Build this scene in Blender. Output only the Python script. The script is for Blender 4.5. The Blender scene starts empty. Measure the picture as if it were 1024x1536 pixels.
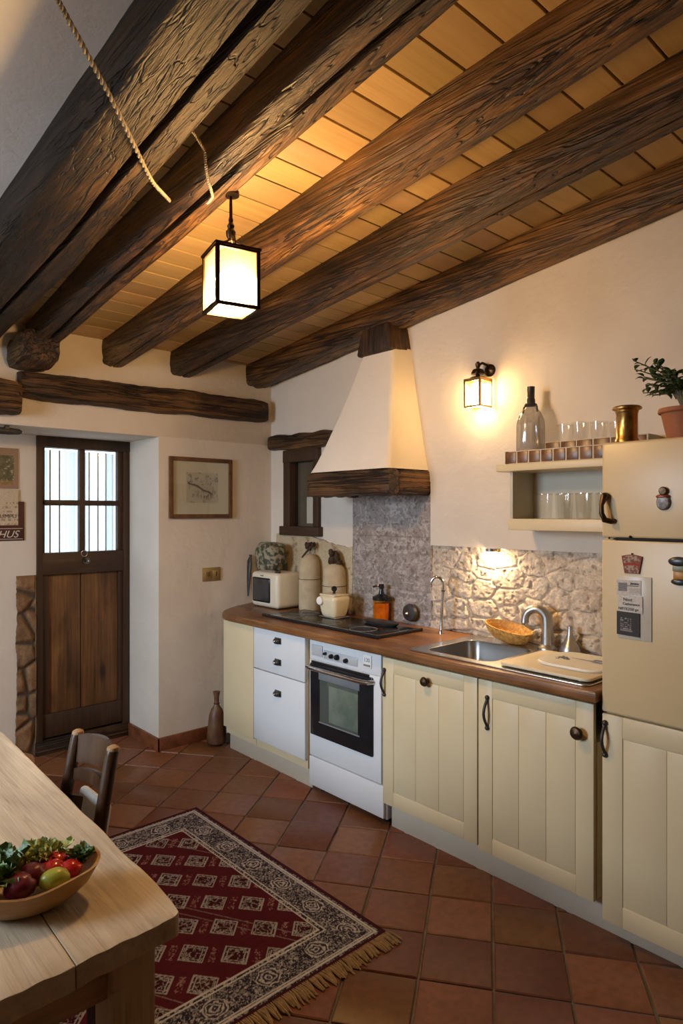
import bpy, bmesh, math, random
import numpy as np
from mathutils import Vector, Matrix, noise as mnoise

random.seed(7)
scene = bpy.context.scene
COL = scene.collection
PI = math.pi
D2R = math.radians

# ------------------------------------------------------------------ numpy noise
def _h(i, j, s):
    x = np.sin(i * 127.1 + j * 311.7 + s * 74.7) * 43758.5453
    return x - np.floor(x)

def vn(u, v, s=0):
    i = np.floor(u); j = np.floor(v); a = u - i; b = v - j
    a = a * a * (3 - 2 * a); b = b * b * (3 - 2 * b)
    return (_h(i, j, s) * (1 - a) * (1 - b) + _h(i + 1, j, s) * a * (1 - b)
            + _h(i, j + 1, s) * (1 - a) * b + _h(i + 1, j + 1, s) * a * b)

def fbm(u, v, s=0, n=4):
    t = 0; a = .5; tot = 0
    for k in range(n):
        t = t + a * vn(u * 2 ** k, v * 2 ** k, s + k); tot += a; a *= .55
    return t / tot

def voro(u, v, s=0, jit=.9):
    i = np.floor(u); j = np.floor(v)
    f1 = np.full(u.shape, 9.); f2 = np.full(u.shape, 9.); cid = np.zeros(u.shape)
    for di in (-1, 0, 1):
        for dj in (-1, 0, 1):
            ci = i + di; cj = j + dj
            px = ci + .5 + jit * (_h(ci, cj, s) - .5); py = cj + .5 + jit * (_h(ci, cj, s + 9) - .5)
            d = np.sqrt((u - px) ** 2 + (v - py) ** 2)
            near = d < f1
            f2 = np.where(near, f1, np.minimum(f2, d))
            cid = np.where(near, _h(ci, cj, s + 21), cid)
            f1 = np.where(near, d, f1)
    return f1, f2, cid

def sst(x, a, b):
    t = np.clip((x - a) / (b - a), 0, 1)
    return t * t * (3 - 2 * t)

def mixc(a, b, t):
    t = np.asarray(t)[..., None]
    return np.asarray(a) * (1 - t) + np.asarray(b) * t

# ------------------------------------------------------------------ materials
class NT:
    def __init__(s, name):
        s.m = bpy.data.materials.new(name); s.m.use_nodes = True
        s.t = s.m.node_tree; s.t.nodes.clear()
        s.out = s.n('ShaderNodeOutputMaterial')
    def n(s, typ, **kw):
        o = s.t.nodes.new(typ)
        for k, v in kw.items():
            if hasattr(o, k) and k not in o.inputs: setattr(o, k, v)
            else: o.inputs[k].default_value = v
        return o
    def l(s, a, b): s.t.links.new(a, b)
    def ramp(s, fac, stops):
        r = s.n('ShaderNodeValToRGB'); e = r.color_ramp.elements
        while len(e) > 1: e.remove(e[-1])
        e[0].position = stops[0][0]; e[0].color = (*stops[0][1], 1)
        for p, c in stops[1:]:
            q = e.new(p); q.color = (*c, 1)
        s.l(fac, r.inputs[0]); return r.outputs[0]
    def noise(s, vec, scale, detail=4, rough=.55, dist=0):
        x = s.n('ShaderNodeTexNoise'); x.inputs['Scale'].default_value = scale
        x.inputs['Detail'].default_value = detail; x.inputs['Roughness'].default_value = rough
        x.inputs['Distortion'].default_value = dist
        s.l(vec, x.inputs['Vector']); return x.outputs['Fac']
    def coord(s, scale=None):
        c = s.n('ShaderNodeTexCoord').outputs['Object']
        if scale is None: return c
        m = s.n('ShaderNodeMapping'); m.inputs['Scale'].default_value = scale
        s.l(c, m.inputs['Vector']); return m.outputs[0]
    def mix(s, fac, a, b, mode='MIX'):
        x = s.n('ShaderNodeMix', data_type='RGBA', blend_type=mode)
        for v, i in ((fac, 0), (a, 6), (b, 7)):
            if hasattr(v, 'is_linked') or hasattr(v, 'links'): s.l(v, x.inputs[i])
            elif i == 0: x.inputs[0].default_value = v
            else: x.inputs[i].default_value = (*v, 1)
        return x.outputs[2]
    def math(s, op, a, b):
        x = s.n('ShaderNodeMath', operation=op)
        for v, i in ((a, 0), (b, 1)):
            if hasattr(v, 'links'): s.l(v, x.inputs[i])
            else: x.inputs[i].default_value = v
        return x.outputs[0]
    def bump(s, h, strength=.3, dist=.01):
        b = s.n('ShaderNodeBump'); b.inputs['Strength'].default_value = strength
        b.inputs['Distance'].default_value = dist
        s.l(h, b.inputs['Height']); return b.outputs[0]
    def principled(s, color, rough=.5, metal=0., spec=.5, normal=None, **kw):
        p = s.n('ShaderNodeBsdfPrincipled')
        for v, k in ((color, 'Base Color'), (rough, 'Roughness'), (metal, 'Metallic'), (spec, 'Specular IOR Level')):
            if hasattr(v, 'links'): s.l(v, p.inputs[k])
            elif k == 'Base Color': p.inputs[k].default_value = (*v, 1)
            else: p.inputs[k].default_value = v
        for k, v in kw.items(): p.inputs[k].default_value = v
        if normal is not None: s.l(normal, p.inputs['Normal'])
        s.l(p.outputs[0], s.out.inputs[0]); return p

def simple(name, c, rough=.5, metal=0., spec=.5, c2=None, ns=8., bump=0., bs=40., bd=.004, stops=(.35, .65), **kw):
    t = NT(name); v = t.coord()
    col = c
    if c2 is None: c2 = tuple(x * .88 for x in c)
    col = t.ramp(t.noise(v, ns, 5), [(stops[0], c), (stops[1], c2)])
    nrm = t.bump(t.noise(v, bs, 4), bump, bd) if bump else None
    t.principled(col, rough, metal, spec, nrm, **kw)
    return t.m

def vcol(name, rough=.6, spec=.4, bump=.15, bs=120., bd=.003, metal=0.):
    t = NT(name); v = t.coord()
    a = t.n('ShaderNodeVertexColor', layer_name='Col').outputs[0]
    f = t.ramp(t.noise(v, bs, 4), [(.3, (.8, .8, .8)), (.7, (1.15, 1.15, 1.15))])
    t.principled(t.mix(1., a, f, 'MULTIPLY'), rough, metal, spec, t.bump(t.noise(v, bs, 4), bump, bd))
    return t.m

def wood(name, stops, axis='y', s=1., rough=.5, bump=.5, bd=.006, spec=.4, attr=False, knots=0., patch=0., checks=0.):
    t = NT(name)
    ax = {'x': 0, 'y': 1, 'z': 2}[axis]
    def sc(a, b): q = [a * s] * 3; q[ax] = b * s; return q
    g1 = t.noise(t.coord(sc(9, .9)), 1., 6, .62, .6)
    g2 = t.noise(t.coord(sc(55, 1.6)), 1., 5, .6, .3)
    g3 = t.noise(t.coord((3 * s,) * 3), 1., 3)
    g4 = t.noise(t.coord(sc(150, 5)), 1., 4, .65)
    f = t.math('ADD', t.math('MULTIPLY', g1, .40), t.math('ADD', t.math('MULTIPLY', g2, .30), t.math('ADD', t.math('MULTIPLY', g3, .16), t.math('MULTIPLY', g4, .14))))
    col = t.ramp(f, stops)
    ck_ = None
    if checks:
        cn = t.noise(t.coord(sc(13, .55)), 1., 3, .5, .35)
        ab = t.math('ABSOLUTE', t.math('SUBTRACT', cn, .5), 0.)
        cn2 = t.noise(t.coord(sc(34, 1.1)), 1., 2, .5, .2)
        ab2 = t.math('ABSOLUTE', t.math('SUBTRACT', cn2, .5), 0.)
        ck_ = t.math('MULTIPLY', t.ramp(ab, [(.004, (0, 0, 0)), (.016, (1, 1, 1))]), t.ramp(ab2, [(.006, (.25, .25, .25)), (.03, (1, 1, 1))]))
        col = t.mix(t.math('MULTIPLY', t.math('SUBTRACT', 1., ck_), checks), col, (.004, .0025, .0015))
    if patch:
        pz = t.ramp(t.noise(t.coord(sc(3.2, 1.3)), 1., 4, .6, .8), [(.36, (.22, .20, .19)), (.62, (1.25, 1.2, 1.1))])
        col = t.mix(patch, col, pz, 'MULTIPLY')
    if knots:
        vo = t.n('ShaderNodeTexVoronoi'); vo.inputs['Scale'].default_value = 1.
        t.l(t.coord(sc(4.5, 1.7)), vo.inputs['Vector'])
        k = t.ramp(vo.outputs['Distance'], [(.03, (1, 1, 1)), (.16, (0, 0, 0))])
        col = t.mix(t.math('MULTIPLY', k, knots), col, tuple(x * .5 for x in stops[0][1]))
    if attr:
        a = t.n('ShaderNodeVertexColor', layer_name='Col').outputs[0]
        col = t.mix(1., col, a, 'MULTIPLY')
    hgt = t.math('ADD', t.math('MULTIPLY', g2, .6), t.math('ADD', t.math('MULTIPLY', g1, .55), t.math('MULTIPLY', g4, .25)))
    if ck_ is not None: hgt = t.math('ADD', hgt, t.math('MULTIPLY', ck_, .55 * checks))
    r = t.math('ADD', t.math('MULTIPLY', g1, .3), rough - .15)
    t.principled(col, r, 0, spec, t.bump(hgt, bump, bd))
    return t.m

def thin_glass(name, tint=(1, 1, 1), refl=.08, rough=.02, fog=0., fogc=(1, .9, .7)):
    t = NT(name)
    tr = t.n('ShaderNodeBsdfTransparent'); tr.inputs[0].default_value = (*tint, 1)
    gl = t.n('ShaderNodeBsdfGlossy'); gl.inputs['Roughness'].default_value = rough
    lw = t.n('ShaderNodeLayerWeight'); lw.inputs[0].default_value = .25
    f = t.math('ADD', t.math('MULTIPLY', t.math('POWER', lw.outputs['Facing'], 3.), .25), refl)
    m = t.n('ShaderNodeMixShader'); t.l(f, m.inputs[0]); t.l(tr.outputs[0], m.inputs[1]); t.l(gl.outputs[0], m.inputs[2])
    o = m.outputs[0]
    if fog:
        d = t.n('ShaderNodeBsdfTranslucent'); d.inputs[0].default_value = (*fogc, 1)
        m2 = t.n('ShaderNodeMixShader'); m2.inputs[0].default_value = fog
        t.l(o, m2.inputs[1]); t.l(d.outputs[0], m2.inputs[2]); o = m2.outputs[0]
    t.l(o, t.out.inputs[0]); return t.m

def emit(name, c, st):
    t = NT(name); e = t.n('ShaderNodeEmission'); e.inputs[0].default_value = (*c, 1); e.inputs[1].default_value = st
    t.l(e.outputs[0], t.out.inputs[0]); return t.m

def plaster(name, c, c2):
    t = NT(name); v = t.coord()
    col = t.ramp(t.noise(v, 1.3, 5, .6), [(.35, c), (.7, c2)])
    h = t.math('ADD', t.noise(v, 3.5, 3, .5, .4), t.math('MULTIPLY', t.noise(v, 14, 4, .6, .5), .22))
    h = t.math('ADD', h, t.math('MULTIPLY', t.noise(v, 90, 3), .06))
    t.principled(col, .85, 0, .2, t.bump(h, .5, .022)); return t.m

M = {}
M['plaster'] = plaster('lime_plaster', (.67, .605, .525), (.585, .52, .44))
M['ceilplaster'] = plaster('whitewash', (.88, .87, .87), (.80, .79, .79))
M['hoodplaster'] = plaster('hood_plaster', (.71, .645, .56), (.65, .58, .495))
BEAM = [(.34, (.010, .005, .0025)), (.46, (.040, .019, .007)), (.55, (.12, .058, .020)), (.63, (.25, .135, .048)), (.72, (.40, .235, .095))]
LAMPLIT = [(.34, (.014, .007, .003)), (.45, (.07, .032, .010)), (.54, (.20, .10, .032)), (.63, (.38, .21, .075)), (.72, (.52, .32, .13))]  # beam wood brightened to carry the lamp glow in its colour
SHADED = [(.34, (.006, .004, .0025)), (.47, (.020, .011, .0055)), (.57, (.052, .029, .013)), (.68, (.115, .066, .03))]  # same beam wood darkened, shade put into its colour
M['beam_lamplit'] = wood('old_beam_lamplit', LAMPLIT, 'y', 1., .5, 1., .016, .5, knots=.9, patch=.8, checks=.85)
M['beam_shaded'] = wood('old_beam_shaded', SHADED, 'y', 1., .55, 1., .016, .4, knots=.85, patch=.8, checks=.85)
M['beam_y'] = wood('old_beam', BEAM, 'y', 1., .5, 1., .016, .5, knots=.9, patch=.9, checks=.85)
M['beam_x'] = wood('old_lintel', BEAM, 'x', 1., .6, 1., .016, .4, knots=.7, patch=.9, checks=.85)
M['beam_z'] = wood('old_post', BEAM, 'z', 1., .6, .9, .01, .4, patch=.85)
M['darkwood_x'] = wood('dark_joinery_across', [(.3, (.014, .007, .004)), (.55, (.05, .024, .011)), (.75, (.11, .055, .025))], 'x', 1.4, .5, .5, .004)
M['darkwood_y'] = wood('dark_joinery_along', [(.3, (.014, .007, .004)), (.55, (.05, .024, .011)), (.75, (.11, .055, .025))], 'y', 1.4, .5, .5, .004)
M['darkwood_z'] = wood('dark_joinery_up', [(.3, (.014, .007, .004)), (.55, (.05, .024, .011)), (.75, (.11, .055, .025))], 'z', 1.4, .5, .5, .004)
M['doorpanel'] = wood('door_boards', [(.3, (.015, .007, .003)), (.46, (.11, .048, .016)), (.70, (.32, .15, .05))], 'z', 1.1, .5, .4, .004, knots=.9, patch=.5)
M['plank'] = wood('ceiling_boards', [(.25, (.34, .21, .095)), (.5, (.52, .36, .185)), (.75, (.63, .46, .26))], 'x', .8, .6, .3, .004, .3, attr=True, knots=.25)
M['oak'] = wood('oak_worktop', [(.30, (.045, .017, .006)), (.48, (.17, .070, .022)), (.72, (.42, .21, .075))], 'y', 1.7, .34, .3, .003, .5, patch=.35)
M['tablewood'] = wood('scrubbed_pine', [(.28, (.16, .11, .07)), (.42, (.47, .385, .275)), (.75, (.70, .615, .48))], 'y', 1.3, .6, .5, .004, .3, attr=True, knots=.6, patch=.3, checks=.12)
M['tableleg'] = wood('weathered_pine', [(.28, (.20, .13, .07)), (.45, (.48, .36, .22)), (.75, (.66, .54, .38))], 'z', 1.3, .6, .4, .004, .3)
M['tableapron'] = wood('weathered_apron', [(.28, (.17, .105, .055)), (.5, (.42, .29, .17)), (.75, (.60, .46, .31))], 'x', 1.3, .6, .4, .004, .3)
M['chairwood'] = wood('chair_wood', [(.3, (.012, .005, .002)), (.55, (.045, .018, .007)), (.75, (.10, .042, .016))], 'z', 2., .30, .3, .003, .6)
M['stoolwood'] = wood('stool_wood', [(.3, (.15, .08, .035)), (.7, (.38, .23, .11))], 'y', 2., .5, .3, .003)
M['bowlwood'] = wood('bowl_wood', [(.3, (.22, .10, .03)), (.55, (.40, .21, .07)), (.75, (.50, .29, .11))], 'x', 3., .35, .2, .001, .5)
M['base'] = simple('skirting', (.23, .075, .028), .4, c2=(.12, .04, .016), ns=14, bump=.2)
M['cream'] = simple('cream_paint', (.63, .53, .335), .42, c2=(.60, .50, .31), ns=3., bump=.04, bs=60)
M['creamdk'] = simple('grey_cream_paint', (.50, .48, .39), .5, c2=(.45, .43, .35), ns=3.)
M['plinth'] = simple('plinth_paint', (.56, .50, .39), .5, c2=(.51, .45, .35), ns=3.)
M['enamel'] = simple('white_enamel', (.66, .68, .69), .28, c2=(.63, .65, .66), ns=2.)
M['fridge'] = simple('fridge_enamel', (.62, .485, .275), .35, c2=(.59, .46, .26), ns=2.)
M['black'] = simple('black_gloss', (.010, .010, .012), .16, c2=(.016, .016, .018), ns=5., spec=.35)
M['hobglass'] = simple('hob_glass', (.006, .006, .008), .20, c2=(.012, .012, .014), ns=5., spec=.18)
M['blackmat'] = simple('black_iron', (.02, .018, .017), .45, c2=(.04, .034, .03), ns=30., bump=.3)
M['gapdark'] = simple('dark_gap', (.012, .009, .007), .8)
M['chrome'] = simple('chrome', (.75, .75, .76), .14, 1., c2=(.65, .65, .66))
M['steel'] = simple('brushed_steel', (.60, .60, .60), .26, 1., c2=(.50, .50, .50), ns=6., bump=.04, bs=200)
M['bowlsteel'] = simple('sink_steel', (.46, .46, .46), .3, 1., c2=(.38, .38, .38), ns=5.)
M['nickel'] = simple('satin_nickel', (.46, .45, .44), .36, 1., c2=(.38, .37, .36), ns=15.)
M['bronze'] = simple('bronze', (.11, .065, .035), .35, .8, c2=(.05, .03, .018), ns=40., bump=.2)
M['brass'] = simple('brass', (.62, .40, .14), .3, 1., c2=(.34, .19, .06), ns=22., bump=.2, bs=60)
M['lampmetal'] = simple('lamp_bronze', (.07, .04, .02), .35, .9, c2=(.035, .02, .012), ns=30.)
M['ovenglass'] = simple('oven_window_glass', (.06, .075, .065), .06, c2=(.09, .105, .09), ns=4., spec=.8)
M['ovengrey'] = simple('oven_grey_band', (.20, .21, .21), .25, c2=(.17, .18, .18))
M['silverplastic'] = simple('silver_panel', (.62, .64, .66), .3, .3, c2=(.55, .57, .59))
M['toaster'] = simple('toaster_shell', (.68, .62, .49), .4, c2=(.64, .58, .45), ns=4.)
M['screen'] = simple('smoked_glass', (.035, .036, .038), .15, c2=(.05, .05, .052), ns=4.)
M['cloth'] = simple('canvas', (.50, .41, .27), .85, c2=(.42, .33, .21), ns=14., bump=.3, bs=150)
M['dried'] = simple('dried_stalks', (.06, .035, .015), .8, c2=(.025, .014, .008), ns=40.)
M['leafbag'] = simple('leaf_print', (.045, .05, .026), .6, c2=(.27, .24, .165), ns=34., bump=.6, bs=34, bd=.015, stops=(.44, .55))
M['pot'] = simple('cream_ceramic', (.72, .63, .44), .3, c2=(.66, .56, .38), ns=8.)
M['whitecap'] = simple('white_ceramic', (.82, .80, .76), .2)
M['amber'] = thin_glass('amber_glass', (.97, .70, .30), .06, .05)
M['honey'] = simple('amber_soap', (.62, .26, .03), .15, c2=(.42, .14, .014), ns=20.)
M['glass'] = thin_glass('clear_glass', (.93, .94, .93), .12)
M['tumbler'] = thin_glass('tumbler_glass', (.955, .955, .945), .07, .06)
M['demijohn'] = thin_glass('ribbed_glass', (.66, .66, .66), .12, .12)
M['pane'] = thin_glass('window_glass', (.95, .97, .97), .05)
M['lampglass'] = thin_glass('lamp_glass', (.98, .94, .86), .02, .05, .035, (1, .86, .6))
M['lampglassclear'] = thin_glass('sconce_glass', (.98, .95, .88), .02, .05, .012, (1, .86, .6))
M['opal'] = emit('lit_opal_pendant', (1, .62, .27), 540.)
M['opal2'] = emit('lit_opal_sconce', (1, .66, .31), 170.)
M['puck'] = emit('lit_spot_lens', (1, .68, .35), 1150.)
M['terra'] = simple('terracotta_pot', (.30, .105, .045), .7, c2=(.22, .075, .03), ns=10., bump=.2)
M['soil'] = simple('soil', (.03, .02, .013), .9)
M['leaf'] = simple('plant_leaf', (.03, .075, .018), .4, c2=(.07, .12, .03), ns=40.)
M['stemgreen'] = simple('plant_stem', (.09, .08, .03), .6)
M['wicker'] = simple('golden_wicker', (.62, .36, .085), .55, c2=(.36, .17, .04), ns=60., bump=.9, bs=140, bd=.006)
M['board'] = simple('pale_board', (.66, .58, .42), .45, c2=(.60, .52, .37), ns=10.)
M['boardwhite'] = simple('white_board', (.74, .72, .64), .4, c2=(.68, .66, .58), ns=10.)
M['reflection_pale'] = simple('reflection_pale', (.62, .57, .49), .7, c2=(.56, .51, .43), ns=10.)
M['plastic'] = simple('clear_sleeve', (.60, .55, .46), .3)
M['ink'] = simple('ink', (.05, .042, .038), .7)
M['print'] = simple('pale_print', (.62, .55, .46), .7)
M['red'] = simple('tomato_red', (.50, .018, .012), .2, c2=(.36, .012, .01), ns=16.)
M['beet'] = simple('beet_red', (.15, .005, .02), .35, c2=(.10, .003, .014), ns=20., bump=.3)
M['lime'] = simple('lime_green', (.42, .42, .05), .35, c2=(.30, .34, .04), ns=20., bump=.2)
M['onion'] = simple('pale_onion', (.52, .50, .30), .35, c2=(.42, .42, .2), ns=12.)
M['lettuce'] = simple('dark_lettuce', (.06, .14, .045), .45, c2=(.20, .28, .08), ns=30., bump=.5)
M['frisee'] = simple('frisee', (.55, .55, .20), .5, c2=(.22, .28, .07), ns=30., bump=.5)
M['olive'] = simple('black_olive', (.012, .008, .01), .2)
M['mosaic'] = simple('brown_glass_tile', (.20, .085, .025), .34, c2=(.075, .032, .012), ns=20.)
M['mosgrout'] = simple('pale_grout', (.56, .49, .38), .7)
M['cord'] = simple('twisted_flex', (.34, .28, .21), .7, c2=(.22, .18, .13), ns=80.)
M['mount'] = simple('picture_mount', (.60, .52, .38), .8, c2=(.57, .49, .35), ns=4.)
M['gingerframe'] = simple('frame_wood', (.15, .065, .022), .4, c2=(.08, .033, .012), ns=20.)
M['redglaze'] = simple('red_glaze', (.24, .04, .022), .3, c2=(.12, .03, .02), ns=30.)
M['greyglaze'] = simple('grey_glaze', (.30, .27, .24), .3, c2=(.07, .06, .05), ns=60.)
M['darkblue'] = simple('dark_blue_glaze', (.018, .022, .028), .3, c2=(.04, .045, .05), ns=30.)
M['ochre'] = simple('ochre_glaze', (.50, .25, .03), .4, c2=(.35, .14, .02), ns=30.)
M['sage'] = simple('sage_glaze', (.24, .25, .17), .4)
M['cushion'] = simple('pale_cushion', (.52, .51, .47), .8, c2=(.46, .45, .41), ns=20., bump=.3)
M['curtain'] = None
M['gourd'] = simple('brown_gourd', (.075, .026, .014), .5, c2=(.14, .075, .03), ns=14., bump=.3)
M['fringe'] = simple('rug_fringe', (.36, .26, .15), .9, c2=(.25, .17, .09), ns=60.)
M['brassplate'] = simple('brass_plate', (.44, .31, .13), .4, .6, c2=(.36, .25, .10), ns=20.)
M['vtile'] = vcol('terracotta_tile', .42, .45, .25, 30., .004)
M['vstone'] = vcol('rubble_stone', .85, .2, .5, 90., .006)
M['vmarble'] = vcol('grey_slab', .5, .4, .25, 120., .003)
M['vrug'] = vcol('woven_rug', .95, .1, .5, 420., .003)
M['vprint'] = vcol('printed_card', .6, .3, .05, 200., .001)
M['grout'] = simple('floor_grout', (.20, .17, .14), .85, c2=(.12, .095, .08), ns=10.)
t = NT('sheer_curtain')
a_ = t.n('ShaderNodeBsdfTransparent'); a_.inputs[0].default_value = (.9, .93, .95, 1)
b_ = t.n('ShaderNodeBsdfTranslucent'); b_.inputs[0].default_value = (.85, .88, .9, 1)
c_ = t.n('ShaderNodeMixShader'); c_.inputs[0].default_value = .5
t.l(a_.outputs[0], c_.inputs[1]); t.l(b_.outputs[0], c_.inputs[2]); t.l(c_.outputs[0], t.out.inputs[0])
M['curtain'] = t.m

# ------------------------------------------------------------------ mesh builder
class MB:
    def __init__(s): s.v = []; s.f = []; s.mi = []; s.cur = 0
    def add(s, verts, faces):
        o = len(s.v); s.v += [tuple(p) for p in verts]
        for f in faces: s.f.append([i + o for i in f]); s.mi.append(s.cur)
        return s
    def bm(s, b):
        b.verts.index_update()
        s.add([v.co.copy() for v in b.verts], [[v.index for v in f.verts] for f in b.faces]); b.free(); return s
    def box(s, x0, x1, y0, y1, z0, z1, bev=0., seg=2, rot=None, taper=None):
        b = bmesh.new()
        c = Vector(((x0 + x1) / 2, (y0 + y1) / 2, (z0 + z1) / 2))
        g = bmesh.ops.create_cube(b, size=1., matrix=Matrix.Diagonal((x1 - x0, y1 - y0, z1 - z0, 1)))
        if taper:
            for v in b.verts:
                if v.co.z > 0: v.co.x *= taper[0]; v.co.y *= taper[1]
        if bev: bmesh.ops.bevel(b, geom=b.edges[:], offset=bev, segments=seg, profile=.5, affect='EDGES')
        R = rot if rot is not None else Matrix.Identity(3)
        for v in b.verts: v.co = R @ v.co + c
        return s.bm(b)
    def cyl(s, p0, p1, r0, r1=None, n=20, cap=True):
        p0 = Vector(p0); p1 = Vector(p1); r1 = r0 if r1 is None else r1
        return s.tube([p0, p1], [r0, r1], n, cap)
    def tube(s, pts, r, n=10, cap=True, flat=1.):
        pts = [Vector(p) for p in pts]; N = len(pts)
        r = r if hasattr(r, '__len__') else [r] * N
        vs = []; T0 = (pts[1] - pts[0]).normalized()
        up = Vector((0, 0, 1)) if abs(T0.z) < .9 else Vector((1, 0, 0))
        A = T0.cross(up).normalized()
        for i in range(N):
            T = (pts[min(i + 1, N - 1)] - pts[max(i - 1, 0)]).normalized()
            A = (A - T * A.dot(T)).normalized(); B = T.cross(A)
            for k in range(n):
                a = 2 * PI * k / n
                vs.append(pts[i] + A * (math.cos(a) * r[i]) + B * (math.sin(a) * r[i] * flat))
        fs = [[i * n + k, i * n + (k + 1) % n, (i + 1) * n + (k + 1) % n, (i + 1) * n + k] for i in range(N - 1) for k in range(n)]
        if cap: fs.append(list(range(n))[::-1]); fs.append([(N - 1) * n + k for k in range(n)])
        return s.add(vs, fs)
    def lathe(s, prof, c, n=32, sx=1., sy=1., wob=0., R=None):
        c = Vector(c); vs = []; P = len(prof)
        for (r, z) in prof:
            for k in range(n):
                a = 2 * PI * k / n; q = r * (1 + wob * math.sin(3 * a + z * 20))
                p = Vector((q * math.cos(a) * sx, q * math.sin(a) * sy, z))
                vs.append(c + (R @ p if R else p))
        fs = [[i * n + k, i * n + (k + 1) % n, (i + 1) * n + (k + 1) % n, (i + 1) * n + k] for i in range(P - 1) for k in range(n)]
        if prof[0][0] > 1e-6: fs.append(list(range(n))[::-1])
        if prof[-1][0] > 1e-6: fs.append([(P - 1) * n + k for k in range(n)])
        return s.add(vs, fs)
    def prism(s, poly, axis, a, b):
        def p3(u, v, w): return {'z': (u, v, w), 'x': (w, u, v), 'y': (u, w, v)}[axis]
        n = len(poly)
        vs = [p3(u, v, a) for u, v in poly] + [p3(u, v, b) for u, v in poly]
        return s.add(vs, [list(range(n))[::-1], [n + i for i in range(n)]] + [[i, (i + 1) % n, n + (i + 1) % n, n + i] for i in range(n)])
    def ball(s, c, r, n=18, m=12, sc=(1, 1, 1), bumpy=0., bs=6., R=None):
        c = Vector(c); vs = []
        for i in range(m + 1):
            th = PI * i / m
            for k in range(n):
                a = 2 * PI * k / n
                d = Vector((math.sin(th) * math.cos(a), math.sin(th) * math.sin(a), math.cos(th)))
                q = r * (1 + bumpy * mnoise.noise(d * bs * .5 + c * 9))
                p = Vector((d.x * q * sc[0], d.y * q * sc[1], d.z * q * sc[2]))
                vs.append(c + (R @ p if R else p))
        return s.add(vs, [[i * n + k, (i + 1) * n + k, (i + 1) * n + (k + 1) % n, i * n + (k + 1) % n] for i in range(m) for k in range(n)])

ORG = {}
def finish(name, me, mat, parent, loc, smooth, sharp=38):
    mats = mat if isinstance(mat, (list, tuple)) else [mat]
    for m in mats: me.materials.append(m)
    me.validate(); me.update()
    if smooth:
        me.polygons.foreach_set('use_smooth', [True] * len(me.polygons))
        try: me.set_sharp_from_angle(angle=D2R(sharp))
        except Exception: pass
    o = bpy.data.objects.new(name, me); COL.objects.link(o)
    if parent is not None:
        og = ORG[parent.name]; me.transform(Matrix.Translation(-og)); o.parent = parent; ORG[o.name] = og
    elif loc is not None:
        og = Vector(loc); me.transform(Matrix.Translation(-og)); o.location = og; ORG[o.name] = og
    else: ORG[o.name] = Vector((0, 0, 0))
    return o

def obj(name, mb, mat, parent=None, loc=None, smooth=True, label=None, sharp=38, merge=False):
    me = bpy.data.meshes.new(name); me.from_pydata(mb.v, [], mb.f)
    if len(set(mb.mi)) > 1: me.polygons.foreach_set('material_index', mb.mi)
    if not merge:
        b = bmesh.new(); b.from_mesh(me); bmesh.ops.recalc_face_normals(b, faces=b.faces[:]); b.to_mesh(me); b.free()
    o = finish(name, me, mat, parent, loc, smooth, sharp)
    if label: o['label'] = label
    return o

def tag(o, label, cat, group=None, kind=None):
    o['label'] = label; o['category'] = cat
    if group: o['group'] = group
    if kind: o['kind'] = kind
    return o

def thing(name, loc, label, cat, group=None):
    o = bpy.data.objects.new(name, None); COL.objects.link(o); o.location = loc; o.empty_display_size = .05
    ORG[o.name] = Vector(loc); return tag(o, label, cat, group)

def struct(o): o['kind'] = 'structure'; return o

def setcol(o, cols):
    a = o.data.color_attributes.new('Col', 'FLOAT_COLOR', 'POINT')
    c = np.ones((len(o.data.vertices), 4), dtype=np.float32); c[:, :3] = cols
    a.data.foreach_set('color', c.ravel())

def panel(name, O, U, V, w, h, nu, nv, colf, mat, hf=None, thick=.01, parent=None, loc=None, edge=None):
    """slab with a finely divided coloured front; U x V points out of the wall. edge(u, v) may move the outline."""
    O = Vector(O); U = Vector(U); V = Vector(V); N = U.cross(V)
    u, v = np.meshgrid(np.linspace(0, w, nu + 1), np.linspace(0, h, nv + 1), indexing='ij')
    c = np.clip(colf(u, v), 0, 4); hh = hf(u, v) if hf else np.zeros_like(u)
    pu, pv = edge(u, v) if edge else (u, v)
    P = np.array(O)[None, None] + pu[..., None] * np.array(U) + pv[..., None] * np.array(V) + hh[..., None] * np.array(N)
    ids = np.arange((nu + 1) * (nv + 1)).reshape(nu + 1, nv + 1)
    F = np.stack([ids[:-1, :-1], ids[1:, :-1], ids[1:, 1:], ids[:-1, 1:]], -1).reshape(-1, 4).tolist()
    per = list(ids[:-1, 0]) + list(ids[-1, :-1]) + list(ids[:0:-1, -1]) + list(ids[0, :0:-1])
    vs = P.reshape(-1, 3); n0 = len(vs); cc = c.reshape(-1, 3)
    back = vs[per] - np.array(N) * thick - hh.reshape(-1)[per][:, None] * np.array(N)
    k = len(per)
    F += [[int(per[(i + 1) % k]), int(per[i]), n0 + i, n0 + (i + 1) % k] for i in range(k)]
    F.append([n0 + i for i in range(k)][::-1])
    me = bpy.data.meshes.new(name); me.from_pydata(np.vstack([vs, back]).tolist(), [], F)
    o = finish(name, me, mat, parent, loc, True, 50)
    setcol(o, np.vstack([cc, cc[per]]))
    return o

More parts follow.
